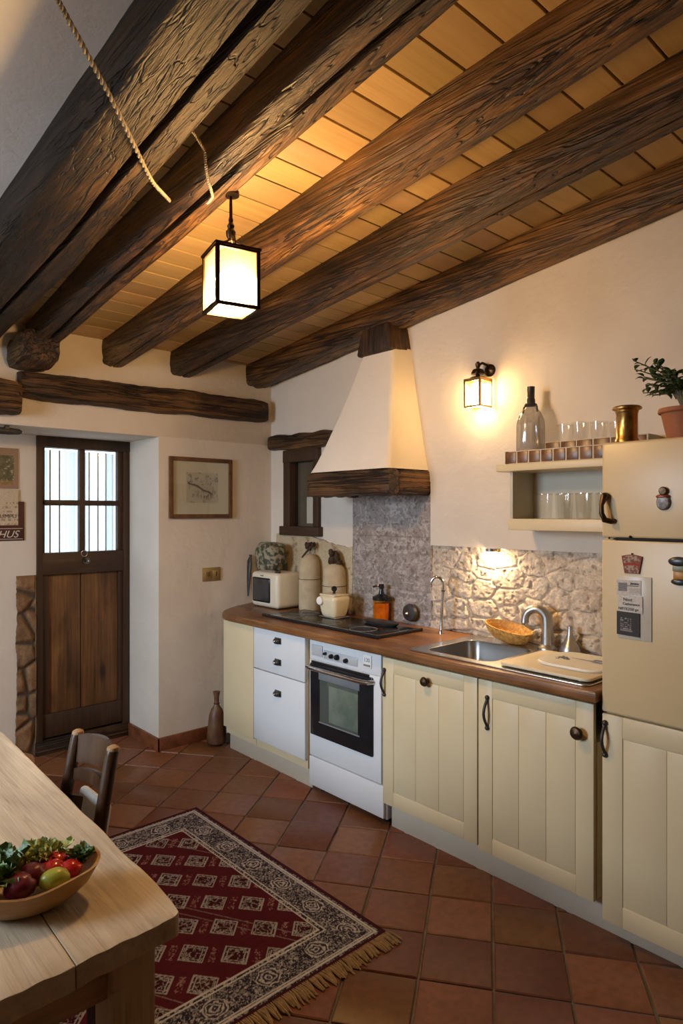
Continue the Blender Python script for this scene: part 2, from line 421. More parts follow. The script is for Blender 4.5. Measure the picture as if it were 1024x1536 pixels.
def text(name, s, O, U, V, size, mat, parent, ext=.0008, shear=0., sx=1.):
    cu = bpy.data.curves.new('t', 'FONT'); cu.body = s; cu.size = size; cu.extrude = ext; cu.shear = shear; cu.align_x = 'CENTER'
    to = bpy.data.objects.new('t', cu); COL.objects.link(to)
    dg = bpy.context.evaluated_depsgraph_get()
    me = bpy.data.meshes.new_from_object(to.evaluated_get(dg)); bpy.data.objects.remove(to)
    U = Vector(U); V = Vector(V); N = U.cross(V); U = U * sx
    me.transform(Matrix(((U.x, V.x, N.x, O[0]), (U.y, V.y, N.y, O[1]), (U.z, V.z, N.z, O[2]), (0, 0, 0, 1))))
    me.materials.clear(); me.name = name
    return finish(name, me, mat, parent, None, False)

def copytree(r, loc, label=None, scale=None, rotz=None):
    c = r.copy(); COL.objects.link(c); c.location = loc
    if label: c['label'] = label
    if scale: c.scale = scale
    if rotz is not None: c.rotation_euler = (0, 0, rotz)
    for ch in list(r.children):
        d = ch.copy(); COL.objects.link(d); d.parent = c
        for g in list(ch.children):
            e = g.copy(); COL.objects.link(e); e.parent = d
    return c

def flatcurve(name, outer, holes, z0, z1, bev, mat, parent=None, loc=None):
    cu = bpy.data.curves.new('c', 'CURVE'); cu.dimensions = '2D'; cu.fill_mode = 'BOTH'
    cu.extrude = (z1 - z0) / 2 - bev; cu.bevel_depth = bev; cu.bevel_resolution = 2; cu.offset = -bev
    for pl in [outer] + holes:
        sp = cu.splines.new('POLY'); sp.points.add(len(pl) - 1)
        for q, (x, y) in zip(sp.points, pl): q.co = (x, y, 0, 1)
        sp.use_cyclic_u = True
    to = bpy.data.objects.new('c', cu); COL.objects.link(to)
    me = bpy.data.meshes.new_from_object(to.evaluated_get(bpy.context.evaluated_depsgraph_get())); bpy.data.objects.remove(to)
    me.transform(Matrix.Translation((0, 0, (z0 + z1) / 2))); me.materials.clear(); me.name = name
    return finish(name, me, mat, parent, loc, True, 30)

def rrect(x0, x1, y0, y1, r, n=6):
    P = []
    for cx, cy, a0 in ((x1 - r, y1 - r, 0), (x0 + r, y1 - r, 90), (x0 + r, y0 + r, 180), (x1 - r, y0 + r, 270)):
        for i in range(n + 1):
            a = D2R(a0 + 90 * i / n); P.append((cx + r * math.cos(a), cy + r * math.sin(a)))
    return P

def arc(c, r, a0, a1, n, ax1, ax2):
    c = Vector(c); ax1 = Vector(ax1); ax2 = Vector(ax2)
    return [c + ax1 * (r * math.cos(D2R(a0 + (a1 - a0) * i / n))) + ax2 * (r * math.sin(D2R(a0 + (a1 - a0) * i / n))) for i in range(n + 1)]

# ------------------------------------------------------------------ room dimensions (metres)
WX, WP, DY, RY = 2.88, 2.85, 3.95, 4.40       # stone wall face, plaster face, door wall, recess wall
XL, YF = -1.35, -2.2
SL = .115
def zplank(y): return 2.60 + SL * (DY - y)
def zbeam(y): return 2.455 + SL * (DY - y)

# ---- floor
rng = np.random.RandomState(3)
mb = MB(); mb.box(XL - .1, WX + .1, YF - .1, 4.6, -.08, -.004)
fl = struct(obj('floor', mb, M['grout'], smooth=False))
ta = (.8157, .5785); tb = (.5785, -.8157); T = .244; a0, b0 = 2.186, -.2227
tv, tf, tc = [], [], []
for i in range(-28, 16):
    for j in range(-26, 26):
        ca = a0 + (i + .5) * T; cb = b0 + (j + .5) * T
        cx = ca * ta[0] + cb * tb[0]; cy = ca * ta[1] + cb * tb[1]
        if not (XL - .2 < cx < WX + .2 and YF - .2 < cy < 4.7): continue
        h = T / 2 - .0045; hz = rng.uniform(-.0012, .0012)
        o = len(tv)
        col = np.array((.185, .068, .031)) * rng.uniform(.72, 1.22) * np.array((1, rng.uniform(.9, 1.2), rng.uniform(.85, 1.25)))
        for hh, z in ((h, -.004), (h, .0005 + hz), (h - .004, .004 + hz)):
            for sa, sb in ((-1, -1), (1, -1), (1, 1), (-1, 1)):
                jx = rng.uniform(-.0012, .0012)
                A = ca + sa * (hh + jx); B = cb + sb * (hh - jx)
                tv.append((A * ta[0] + B * tb[0], A * ta[1] + B * tb[1], z)); tc.append(col)
        for k in range(2):
            for q in range(4): tf.append([o + 4 * k + q, o + 4 * k + (q + 1) % 4, o + 4 * k + 4 + (q + 1) % 4, o + 4 * k + 4 + q][::-1])
        tf.append([o + 11, o + 10, o + 9, o + 8])
mb = MB(); mb.v = tv; mb.f = tf; mb.mi = [0] * len(tf)
ft = obj('floor_tiles', mb, M['vtile'], fl); setcol(ft, np.array(tc))

# ---- walls
ZT = 3.6
mb = MB()
mb.box(XL - .1, WX + .15, DY, 4.62, 2.036, ZT, .006)
mb.prism([(1.985, DY), (WX + .15, DY), (WX + .15, 4.62), (1.985, 4.62)], 'z', -.05, 2.04)
struct(obj('wall_back', mb, M['plaster']))
mb = MB()
mb.box(XL - .1, 1.372, RY, 4.62, -.05, 2.05)
mb.box(1.372, 1.99, RY + .02, 4.62, 2.03, 2.08)
struct(obj('wall_recess', mb, M['plaster']))
mb = MB()
WY0, WY1, WZ0, WZ1 = 3.40, 3.765, 1.43, 1.965
mb.box(WX, WX + .15, WY1, 4.0, -.05, ZT); mb.box(WX, WX + .15, 2.404, WY0, -.05, ZT)
mb.box(WX, WX + .15, WY0, WY1, -.05, WZ0); mb.box(WX, WX + .15, WY0, WY1, WZ1, ZT)
mb.box(WX + .018, WX + .15, YF - .1, 2.404, -.05, 1.45)
mb.prism([(WX + .15, YF - .1), (WX + .15, 2.9), (WX, 2.9), (WP, 2.40), (WP, YF - .1)], 'z', 1.72, ZT)
mb.prism([(WX + .15, YF - .1), (WX + .15, 2.40), (WP, 2.40), (WP, YF - .1)], 'z', 1.363, 1.72)
mb.box(WX + .1, WX + .15, WY0 - .05, WY1 + .05, WZ0 - .05, WZ1 + .05)
struct(obj('wall_right', mb, M['plaster'], smooth=True, sharp=20))
mb = MB()
LW = (2.0, 3.2, 1.25, 2.40)
mb.box(XL - .15, XL, YF - .1, LW[0], -.05, ZT); mb.box(XL - .15, XL, LW[1], 4.62, -.05, ZT)
mb.box(XL - .15, XL, LW[0], LW[1], -.05, LW[2]); mb.box(XL - .15, XL, LW[0], LW[1], LW[3], ZT)
struct(obj('wall_left', mb, M['plaster'], smooth=False))
mb = MB(); mb.box(XL - .15, WX + .15, YF - .15, YF, -.05, ZT)
struct(obj('wall_front', mb, simple('bounce_cut_brown', (.42, .35, .27), .9, c2=(.30, .24, .18), ns=5.), smooth=False))  # unseen wall behind the camera, browned down to cut bounced light

# ---- ceiling boards and plaster
mb = MB(); cols = []
y = YF - .05; k = 0; bw = .135
tilt = Matrix.Rotation(-math.atan(SL), 3, 'X')
while y < DY + .02:
    w = bw * rng.uniform(.94, 1.06); yc = y + w / 2; n0 = len(mb.v)
    mb.box(.66, WX + .12, yc - w / 2 + .0032, yc + w / 2 - .0032, zplank(yc) + .001, zplank(yc) + .021, .002, 1, rot=tilt)
    cols += [np.array((1., rng.uniform(.93, 1.03), rng.uniform(.85, 1.05))) * rng.uniform(.78, 1.12)] * (len(mb.v) - n0)
    y += w; k += 1
ce = struct(obj('ceiling', mb, M['plank'])); setcol(ce, np.array(cols))
mb = MB(); mb.prism([(YF - .15, zplank(YF - .15) + .025), (DY + .3, zplank(DY + .3) + .025), (DY + .3, zplank(DY + .3) + .12), (YF - .15, zplank(YF - .15) + .12)], 'x', .66, WX + .15)
obj('ceiling_lining', mb, M['gapdark'], ce, smooth=False)
mb = MB(); mb.prism([(YF - .15, zplank(YF - .15) - .02), (DY + .3, zplank(DY + .3) - .02), (DY + .3, zplank(DY + .3) + .12), (YF - .15, zplank(YF - .15) + .12)], 'x', XL - .15, .80)
obj('ceiling_plaster', mb, M['ceilplaster'], ce, smooth=False)

# ---- beams
def beam(label, xl0, xr0, xl1, xr1, y0, y1, seed, cracks=(), up=.03, drop=0., N=110, rnd=.035, mat='beam_y'):
    """log running along y from y0 (far) to y1 (near); xl/xr its edges at each end"""
    ny = N; vs = []; rows = []
    for i in range(ny + 1):
        t = i / ny; y = y0 + (y1 - y0) * t
        xl = xl0 + (xl1 - xl0) * t; xr = xr0 + (xr1 - xr0) * t
        xl += .022 * mnoise.noise((seed, y * .9, 1)); xr += .022 * mnoise.noise((seed, y * .9, 7))
        zb = zbeam(y) - drop + .014 * mnoise.noise((seed, y * .8, 3)); zt = zplank(y) + up
        w = xr - xl
        # outline from top left, down, across the underside, up
        S = [(xl + .012, zt), (xl + .004, zt - (zt - zb) * .33), (xl, zb + (zt - zb) * .38), (xl + .004, zb + rnd * 1.2)]
        for a in (20, 45, 70): S.append((xl + rnd - rnd * math.cos(D2R(a)), zb + rnd - rnd * math.sin(D2R(a))))
        und = []
        M_ = 13
        for q in range(M_):
            s_ = q / (M_ - 1); und.append([xl + rnd + (w - 2 * rnd) * s_, zb - .006 * math.sin(PI * s_)])
        for (pos, wid, dep, wan) in cracks:
            cx = pos + wan * mnoise.noise((seed + 5, y * .55, pos * 9))
            cw = wid * (.55 + .8 * abs(mnoise.noise((seed + 2, y * 1.1, pos * 5))) + .25)
            s0 = cx * (M_ - 1); q = max(1, min(M_ - 2, int(round(cx * (M_ - 1)))))
            qa = max(1, min(M_ - 4, int(round(pos * (M_ - 1))) - 1))
            c0 = xl + rnd + (w - 2 * rnd) * cx
            und[qa] = [c0 - cw / 2, zb - .004]; und[qa + 1] = [c0 + .003, zb + dep]; und[qa + 2] = [c0 + cw / 2, zb - .003]
        S += [tuple(p) for p in und]
        for a in (70, 45, 20): S.append((xr - rnd + rnd * math.cos(D2R(a)), zb + rnd - rnd * math.sin(D2R(a))))
        S += [(xr - .003, zb + rnd * 1.2), (xr, zb + (zt - zb) * .4), (xr - .006, zt - (zt - zb) * .3), (xr - .012, zt)]
        R = []
        for j, (x, z) in enumerate(S):
            f = mnoise.noise((x * 7, y * 1.6, z * 7 + seed)); g = mnoise.noise((x * 26, y * 4, z * 26 + seed))
            kx = .012 * f + .005 * g
            R.append((x + kx, y + .012 * mnoise.noise((x * 9, z * 9, seed)) * (1 if i in (0, ny) else 0), z + (.010 * f + .005 * g if 0 < j < len(S) - 1 else 0)))
        rows.append(R)
    n = len(rows[0]); vs = [p for R in rows for p in R]
    fs = [[i * n + k, (i + 1) * n + k, (i + 1) * n + k + 1, i * n + k + 1] for i in range(ny) for k in range(n - 1)]
    fs += [[i * n + n - 1, (i + 1) * n + n - 1, (i + 1) * n, i * n] for i in range(ny)]
    fs += [list(range(n)), [ny * n + k for k in range(n)][::-1]]
    b = MB(); b.add(vs, fs)
    o = obj('ceiling_beam', b, M[mat], loc=((xl0 + xr0) / 2, y0, zbeam(y0)), sharp=50)
    return tag(o, label, 'beam', 'old timber beams across the ceiling')
beam('massive shaded dark cracked ceiling beam beside the white plaster ceiling', .72, 1.03, .70, .975, DY, YF, 1.3, [(.66, .03, .09, .05)], drop=.02, rnd=.045, mat='beam_shaded')
beam('dark split ceiling beam from which the lantern hangs', 1.155, 1.30, 1.115, 1.31, DY - .02, YF, 4.1, [(.42, .028, .09, .10)], drop=0., rnd=.03)
beam('knotty lamplit golden brown ceiling beam just behind the hanging lantern', 1.60, 1.76, 1.70, 1.885, DY, YF, 8.7, [(.30, .008, .03, .25)], mat='beam_lamplit')
beam('dark ceiling beam between the knotty beam and the wall beam', 2.07, 2.235, 2.16, 2.36, DY, YF, 12.2, [(.50, .012, .05, .15)])
beam('reddish ceiling beam running along the top of the kitchen wall', 2.655, 2.85, 2.78, 2.885, DY, YF, 17.9, [(.3, .006, .02, .2)], mat='beam_lamplit')

# lintel beam on the door wall
def rough_bar(p0, p1, hw, hh, seed, N=50, n=16, amp=.008):
    p0 = Vector(p0); p1 = Vector(p1); T = (p1 - p0).normalized(); Z = Vector((0, 0, 1)); A = T.cross(Z).normalized(); B = A.cross(T)
    vs = []
    for i in range(N + 1):
        t = i / N; c = p0 + (p1 - p0) * t
        c = c + B * .012 * mnoise.noise((seed, t * 4, 0))
        e = 1 - .12 * (abs(2 * t - 1) ** 16)
        for k in range(n):
            a = 2 * PI * k / n; ca, sa = math.cos(a), math.sin(a)
            q = (abs(ca) ** 5 + abs(sa) ** 5) ** (-1 / 5)
            p = c + A * (ca * q * hw * e) + B * (sa * q * hh * e * (1 + .10 * mnoise.noise((seed, t * 5, 3))))
            p += (A * ca + B * sa) * (amp * mnoise.noise(p * 9 + Vector((seed, 0, 0))) + amp * .5 * mnoise.noise(p * 30))
            vs.append(p)
    fs = [[i * n + k, (i + 1) * n + k, (i + 1) * n + (k + 1) % n, i * n + (k + 1) % n] for i in range(N) for k in range(n)]
    fs += [list(range(n)), [N * n + k for k in range(n)][::-1]]
    b = MB(); b.add(vs, fs); return b
o = obj('lintel_beam', rough_bar((1.13, DY - .02, 2.262), (2.80, DY - .02, 2.275), .07, .078, 3), M['beam_x'], loc=(1.97, DY, 2.27), sharp=50)
tag(o, 'rough horizontal timber set in the white wall above the door and picture', 'beam')
mb = rough_bar((1.18, 3.97, 2.42), (1.18, 3.70, 2.455), .105, .085, 6, N=16)
mb2 = rough_bar((.60, DY - .03, 2.19), (1.13, DY - .03, 2.18), .075, .10, 9, N=20)
o = obj('timber_corbel', mb, M['beam_y'], loc=(1.19, 3.9, 2.4), sharp=50)
tag(o, 'stubby timber block under the far end of the lantern beam', 'beam')
o = obj('lintel_beam', mb2, M['beam_x'], loc=(.9, DY, 2.19), sharp=50)
tag(o, 'short thick timber piece in the wall above the pinned pictures', 'beam')

# ------------------------------------------------------------------ door (setting)
dr = bpy.data.objects.new('door_1', None); COL.objects.link(dr); dr.location = (1.68, RY, 0); ORG['door_1'] = Vector(dr.location); struct(dr)
dr['label'] = 'old dark wooden door with four small panes above two boards'
X0, X1 = 1.372, 1.985
mb = MB()
mb.box(X0, X0 + .035, RY - .02, RY + .07, .085, 2.035, .004); mb.box(X1 - .045, X1, RY - .02, RY + .07, .085, 2.035, .004)
mb.box(X0 - .001, X1 + .001, RY - .024, RY + .068, 1.965, 2.036, .004)
obj('door_frame', mb, M['darkwood_z'], dr)
mb = MB()
gx0, gx1, gz0, gz1 = 1.405, 1.918, 1.285, 1.955
mb.box(gx0 - .005, gx0 + .02, RY, RY + .045, 1.15, 1.97, .003); mb.box(gx1 - .01, X1 - .045, RY, RY + .045, 1.15, 1.97, .003)
mb.box(1.645, 1.682, RY - .004, RY + .04, 1.28, 1.965, .004); mb.box(gx0, gx1, RY, RY + .04, 1.592, 1.628, .004)
obj('glazing_bars', mb, M['darkwood_z'], dr)
mb = MB(); mb.box(gx0 - .005, X1 - .045, RY - .018, RY + .045, 1.145, 1.287, .006)
obj('lock_rail', mb, M['darkwood_x'], dr)
mb = MB()
mb.box(gx0 - .005, gx0 + .045, RY - .002, RY + .045, .10, 1.15, .004); mb.box(X1 - .075, X1 - .045, RY - .002, RY + .045, .10, 1.15, .004)
mb.box(gx0 - .005, X1 - .045, RY - .004, RY + .045, .10, .25, .004)
mb.box(X0 + .002, X1 - .002, RY + .041, RY + .06, .02, 1.28)  # backing board added behind the door to stop light leaking through
obj('door_stiles_and_backing', mb, M['darkwood_z'], dr)
mb = MB(); mb.box(gx0 + .045, 1.655, RY + .012, RY + .04, .25, 1.15, .004)
obj('door_board', mb, M['doorpanel'], dr)
mb = MB(); mb.box(1.660, X1 - .075, RY + .012, RY + .04, .25, 1.15, .004)
obj('door_board', mb, M['doorpanel'], dr)
for (a, b) in ((gx0 + .02, 1.645), (1.682, gx1 - .01)):
    for (c, d) in ((gz0, 1.592), (1.628, gz1)):
        mb = MB(); mb.box(a, b, RY + .02, RY + .024, c, d); obj('glass_pane', mb, M['pane'], dr, smooth=False)
mb = MB()
for x in (1.475, 1.535, 1.73, 1.79, 1.845): mb.cyl((x, RY + .055, gz0), (x, RY + .055, gz1), .0055, n=8)
obj('window_bars', mb, M['nickel'], dr)
for nm, a, b in ((0, gx0, 1.66), (0, 1.665, gx1), (1, gx0, 1.475), (1, 1.585, 1.655), (1, 1.675, 1.73), (1, 1.86, gx1)):
    N = 90; vs = []
    for i in range(N + 1):
        x = a + (b - a) * i / N; s_ = min(i, N - i) / N
        q = RY + .078 + .022 * nm + .010 * math.sin(i * .55) * (1 if s_ < .22 else .3)
        vs += [(x, q, gz0 - .02), (x, q, gz1)]
    m_ = MB(); m_.add(vs, [[2 * i, 2 * i + 2, 2 * i + 3, 2 * i + 1] for i in range(N)])
    obj('sheer_curtain', m_, M['curtain'], dr)
mb = MB(); R = Matrix.Rotation(PI / 2, 3, 'X')
mb.lathe([(.0, 0), (.02, 0), (.024, .006), (.012, .012), (.012, .028), (.022, .036), (.026, .05), (.018, .062), (0, .066)], (1.668, RY - .018, 1.228), 24, R=R)
hk = obj('door_knob', mb, M['glass'], dr, label='round clear glass door knob')
mb = MB(); mb.tube(arc((1.668, RY - .022, 1.275), .02, 0, 360, 20, (1, 0, 0), (0, 0, 1)), .0025, 8, False); obj('pull_ring', mb, M['chrome'], dr)
mb = MB(); mb.box(X0 - .01, X1, RY - .03, RY + .1, 0., .088, .006)
obj('door_threshold', mb, M['beam_x'], dr)

# bright exterior is the world itself; exposed stone strip by the door
def stonec(u, v):
    f1, f2, cid = voro(u * 6 + .5, v * 6.5, 4); e = f2 - f1
    c = mixc((.20, .085, .035), (.10, .065, .04), cid); c = mixc(c, (.34, .22, .12), fbm(u * 30, v * 18, 2) ** 2 * 1.2)
    return mixc((.07, .05, .035), c, sst(e, .03, .16))
def ragged(u, v): return u + .010 * (fbm(v * 14, u * 2, 5) - .5) * 2 * np.where(u < .03, 1, .2), v
o = panel('exposed_stone', (1.254, RY, .001), (1, 0, 0), (0, 0, 1), .112, 1.149, 24, 160, stonec, M['vstone'],
          lambda u, v: .004 + .018 * sst(voro(u * 6 + .5, v * 6.5, 4)[1] - voro(u * 6 + .5, v * 6.5, 4)[0], .02, .3), .01, loc=(1.3, RY, .001), edge=ragged)
tag(o, 'narrow strip of exposed brown stone in the plaster beside the door', 'stone')
# baseboards
mb = MB(); mb.box(1.968, 2.36, DY - .018, DY, 0, .088, .004)
struct(obj('baseboard_back', mb, M['base']))
mb = MB(); mb.box(1.967, 1.985, DY - .018, RY - .03, 0, .088, .004)
struct(obj('baseboard_recess', mb, M['base']))

# ------------------------------------------------------------------ windows
wn = bpy.data.objects.new('window_1', None); COL.objects.link(wn); wn.location = (WX, 3.58, 1.4); ORG['window_1'] = Vector(wn.location); struct(wn)
wn['label'] = 'small dark wooden window half hidden behind the cooker hood'
mb = MB(); mb.box(WX - .03, WX + .05, WY1 - .075, WY1, 1.40, 1.985, .005); mb.box(WX - .03, WX + .05, WY0 - .02, WY0 + .035, 1.40, 1.985, .005); mb.box(WX - .034, WX + .048, WY0 - .022, WY1 + .002, 1.90, 1.987, .005)
obj('window_frame', mb, M['darkwood_z'], wn)
mb = MB(); mb.box(WX - .045, WX + .05, WY0 - .04, WY1 + .03, 1.385, 1.45, .006); obj('window_sill', mb, M['darkwood_y'], wn)
mb = MB(); mb.box(WX + .02, WX + .023, WY0, WY1, 1.44, 1.92); obj('window_pane', mb, M['pane'], wn, smooth=False)
mb = MB(); mb.box(WX + .05, WX + .07, WY0, WY1, 1.43, 1.965); obj('dark_backing', mb, simple('unlit_brown', (.10, .075, .05), .5), wn)  # dark sheet stands in for the unlit space behind the window
mb = MB(); mb.box(WX + .028, WX + .036, WY0 + .055, WY0 + .17, 1.47, 1.655, .003); obj('pane_reflection', mb, M['reflection_pale'], wn)  # pale slip stands in for a bright reflection in the pane
o = obj('window_lintel', rough_bar((WX - .005, 3.93, 2.05), (WX - .005, 3.24, 2.035), .05, .056, 14, N=24, amp=.004), M['beam_y'], loc=(WX, 3.6, 2.05), sharp=50)
tag(o, 'dark timber lintel over the small window beside the hood', 'beam')
wl = bpy.data.objects.new('window_2', None); COL.objects.link(wl); wl.location = (XL, 2.6, 1.25); ORG['window_2'] = Vector(wl.location); struct(wl)
mb = MB()
mb.box(XL - .08, XL - .03, LW[0], LW[0] + .05, LW[2], LW[3]); mb.box(XL - .08, XL - .03, LW[1] - .05, LW[1], LW[2], LW[3])
mb.box(XL - .08, XL - .03, LW[0], LW[1], LW[2], LW[2] + .05); mb.box(XL - .08, XL - .03, LW[0], LW[1], LW[3] - .05, LW[3]); mb.box(XL - .08, XL - .03, 2.58, 2.62, LW[2], LW[3])
obj('window_frame', mb, M['darkwood_z'], wl)

# ------------------------------------------------------------------ splashbacks
def rub(u, v):
    wu = u + .03 * (fbm(u * 9, v * 9, 31) - .5); wv = v + .03 * (fbm(u * 9, v * 9, 37) - .5)
    return voro(wu * 7.2, wv * 11.5, 3, .85)
def rubc(u, v):
    f1, f2, cid = rub(u, v); e = f2 - f1
    c = mixc((.54, .45, .35), (.46, .37, .285), cid); c = mixc(c, (.66, .60, .51), fbm(u * 14, v * 14, 5) ** 2)
    c = c * (.66 + .62 * fbm(u * 45, v * 45, 8))[..., None]
    top = sst(v, .30, .47)
    pit = sst(fbm(u * 40, v * 40, 44), .60 - .06 * top, .76); c = mixc(c, (.13, .088, .06), pit * .6)
    return mixc((.54, .46, .36), c, sst(e, .0, .10)) * (1 - .55 * np.exp(-(e / .018) ** 2) * sst(fbm(u * 9, v * 9, 2), .45, .6))[..., None]
def rubh(u, v):
    f1, f2, cid = rub(u, v); e = f2 - f1
    low = 1 - sst(v, .0, .30)
    return .003 + .006 * sst(e, .0, .16) * (.6 + cid) + .010 * fbm(u * 12, v * 12, 5) + .006 * fbm(u * 50, v * 50, 6) - .005 * sst(fbm(u * 40, v * 40, 44), .6, .74) + .016 * low * sst(e, .0, .3)
o = panel('rubble_stone_splashback', (WX + .006, 2.403, .9002), (0, -1, 0), (0, 0, 1), 1.262, .4625, 340, 130, rubc, M['vstone'], rubh, .011, loc=(WX, 1.8, .9))
tag(o, 'rough pale rubble stone wall section behind the sink', 'splashback')
def marc(u, v):
    n = fbm(u * 10, v * 10, 3); r = np.abs(fbm(u * 18 + n * 3, v * 18, 7) - .5) * 2
    c = mixc((.20, .165, .145), (.36, .31, .285), fbm(u * 34, v * 34, 11))
    c = mixc(c, (.44, .39, .36), 1 - sst(r, .0, .14)); c = mixc(c, (.12, .095, .085), sst(fbm(u * 60, v * 60, 15), .56, .72) * .7)
    seam = np.exp(-((v - .51) / .003) ** 2) + np.exp(-((v - .20) / .003) ** 2) * .7
    return c * (1 - .4 * np.clip(seam, 0, 1))[..., None]
o = panel('grey_stone_slab', (WX - .016, 3.05, .895), (0, -1, 0), (0, 0, 1), .647, .765, 190, 220, marc, M['vmarble'], lambda u, v: .004 * fbm(u * 40, v * 40, 15), .015, loc=(WX, 2.7, .9))
tag(o, 'mottled grey stone slab rising behind the hob to the hood', 'splashback')
def tanc(u, v):
    c = mixc((.40, .31, .19), (.52, .43, .29), fbm(u * 9, v * 9, 3)); s_ = sst(fbm(u * 22, v * 22, 9), .58, .75)
    return mixc(c, (.20, .12, .065), s_ * .8)
o = panel('tan_stone_slab', (WX - .016, 3.86, .895), (0, -1, 0), (0, 0, 1), .808, .5, 120, 80, tanc, M['vmarble'], lambda u, v: .006 * fbm(u * 20, v * 20, 15), .015, loc=(WX, 3.45, .9),
          edge=lambda u, v: (u, v - .06 * sst(u, .3, .8) * (v / .5) - .02 * fbm(u * 16, v * 0, 3) * sst(u, .3, .5) * (v / .5)))
tag(o, 'tan stained stone slab under the small window, behind the canvas bottles', 'splashback')

# ------------------------------------------------------------------ hood
hd = thing('cooker_hood', (2.7, 2.74, 1.64), 'white plaster chimney hood with dark timber mantel above the hob', 'cooker hood')
HY0, HY1, HX = 2.405, 3.08, 2.513
mb = MB(); N = 24; vs = []
def hring(t):
    e = t ** .86; y0 = HY0 + .01 + (2.553 - HY0 - .01) * e; y1 = HY1 - .005 + (2.80 - HY1 + .005) * e; x = HX + .008 + (2.705 - HX - .008) * e
    z = 1.785 + (2.485 - 1.785) * t; r = .03
    P = [(WX + .02, y0, z), (x + .10 * (1 - t) + .06, y0, z)]
    for a in range(0, 91, 15): P.append((x + r - r * math.sin(D2R(a)), y0 + r - r * math.cos(D2R(a)), z))
    for q in range(1, 6): P.append((x, y0 + r + (y1 - y0 - 2 * r) * q / 6, z))
    for a in range(0, 91, 15): P.append((x + r - r * math.cos(D2R(a)), y1 - r + r * math.sin(D2R(a)), z))
    P += [(x + .10 * (1 - t) + .06, y1, z), (WX + .02, y1, z)]
    return [(p[0] + .004 * mnoise.noise((p[0] * 6, p[1] * 6, p[2] * 5)), p[1] + .004 * mnoise.noise((p[0] * 6 + 4, p[1] * 6, p[2] * 5)), p[2] + (.012 * (p[1] - 2.67) / .12 * -.4 if t == 1 else 0)) for p in P]
for i in range(N + 1): vs += hring(i / N)
n = len(vs) // (N + 1)
mb.add(vs, [[i * n + k, i * n + (k + 1) % n, (i + 1) * n + (k + 1) % n, (i + 1) * n + k] for i in range(N) for k in range(n)] + [[N * n + k for k in range(n)], list(range(n))[::-1]])
obj('hood_body', mb, M['hoodplaster'], hd, sharp=60)
mb = rough_bar((HX + .045, HY1 + .004, 1.714), (HX + .045, HY0, 1.714), .046, .074, 22, N=30, amp=.003)
obj('mantel_beam', mb, M['beam_y'], hd, sharp=50)
mb = rough_bar((HX + .092, HY0 + .045, 1.714), (WX, HY0 + .045, 1.714), .046, .072, 25, N=14, amp=.003); mb2 = rough_bar((HX + .092, HY1 - .045, 1.714), (WX, HY1 - .045, 1.714), .046, .072, 27, N=14, amp=.003)
obj('side_beam', mb, M['beam_x'], hd, sharp=50); obj('side_beam', mb2, M['beam_x'], hd, sharp=50)
mb = MB()
mb.box(2.675, WX, 2.545, 2.82, 2.462, 2.63, .02, 3, taper=(.92, .78))
mb.v = [(x + .012 * mnoise.noise((x * 12, y * 12, z * 12)), y + .012 * mnoise.noise((x * 12 + 5, y * 12, z * 12)), z) for x, y, z in mb.v]
obj('chimney_block', mb, M['beam_z'], hd)
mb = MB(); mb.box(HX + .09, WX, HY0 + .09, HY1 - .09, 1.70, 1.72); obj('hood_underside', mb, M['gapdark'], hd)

# ------------------------------------------------------------------ base cabinets
CF = 2.30      # cabinet fronts
def slab_x(mb, y0, y1, z0, z1, d=.022, bev=.003): mb.box(CF, CF + d, y0, y1, z0, z1, bev)
def bead_door(y0, y1, z0, z1, boards=3, rail=.07, x=CF):
    mb = MB()
    mb.box(x + .004, x + .024, y0 + .004, y1 - .004, z0 + .004, z1 - .004)
    r = rail
    mb.box(x, x + .02, y0, y0 + r, z0, z1, .003); mb.box(x, x + .02, y1 - r, y1, z0, z1, .003)
    mb.box(x, x + .02, y0 + r - .001, y1 - r + .001, z0, z0 + r, .003); mb.box(x, x + .02, y0 + r - .001, y1 - r + .001, z1 - r, z1, .003)
    a, b = y0 + r + .003, y1 - r - .003; w = (b - a) / boards
    for i in range(boards): mb.box(x + .0015, x + .02, a + i * w + .0003, a + (i + 1) * w - .0003, z0 + r + .003, z1 - r - .003, .0022)
    return mb
def knob(y, z, par, r=.022, x=CF):
    mb = MB(); mb.lathe([(0, 0), (.011, 0), (.009, .012), (r * .8, .018), (r, .026), (r * .8, .034), (0, .038)], (x, y, z), 24, R=Matrix.Rotation(-PI / 2, 3, 'Y'))
    return obj('knob', mb, M['bronze'], par, label='round bronze knob')
def bowhandle(y, z0, z1, par, x=CF, r=.006, mat='blackmat'):
    mb = MB(); zc = (z0 + z1) / 2; h = (z1 - z0) / 2
    P = [(x, y, z0)] + [(x - .028 * math.cos(PI / 2 * q), y, zc + h * q * .95) for q in (-.9, -.6, -.3, 0, .3, .6, .9)] + [(x, y, z1)]
    mb.tube(P, [r * 1.4] + [r] * 7 + [r * 1.4], 10)
    mb.ball((x - .003, y, z0), r * 1.7, 12, 8); mb.ball((x - .003, y, z1), r * 1.7, 12, 8)
    return obj('handle', mb, M[mat], par, label='black iron bow handle')
def cuphandle(y, z, par):
    mb = MB()
    mb.box(CF - .004, CF, y - .03, y + .03, z - .018, z + .018, .002)
    mb.lathe([(.016, 0), (.018, .010), (.014, .02), (.006, .026), (0, .027)], (CF - .003, y, z), 20, sx=1., sy=1.5, R=Matrix.Rotation(-PI / 2, 3, 'Y'))
    mb.cur = 1; mb.ball((CF - .026, y, z), .007, 12, 8)
    return obj('handle', mb, [M['blackmat'], M['chrome']], par, label='small black plate handle with bright boss')

CB = 2.86
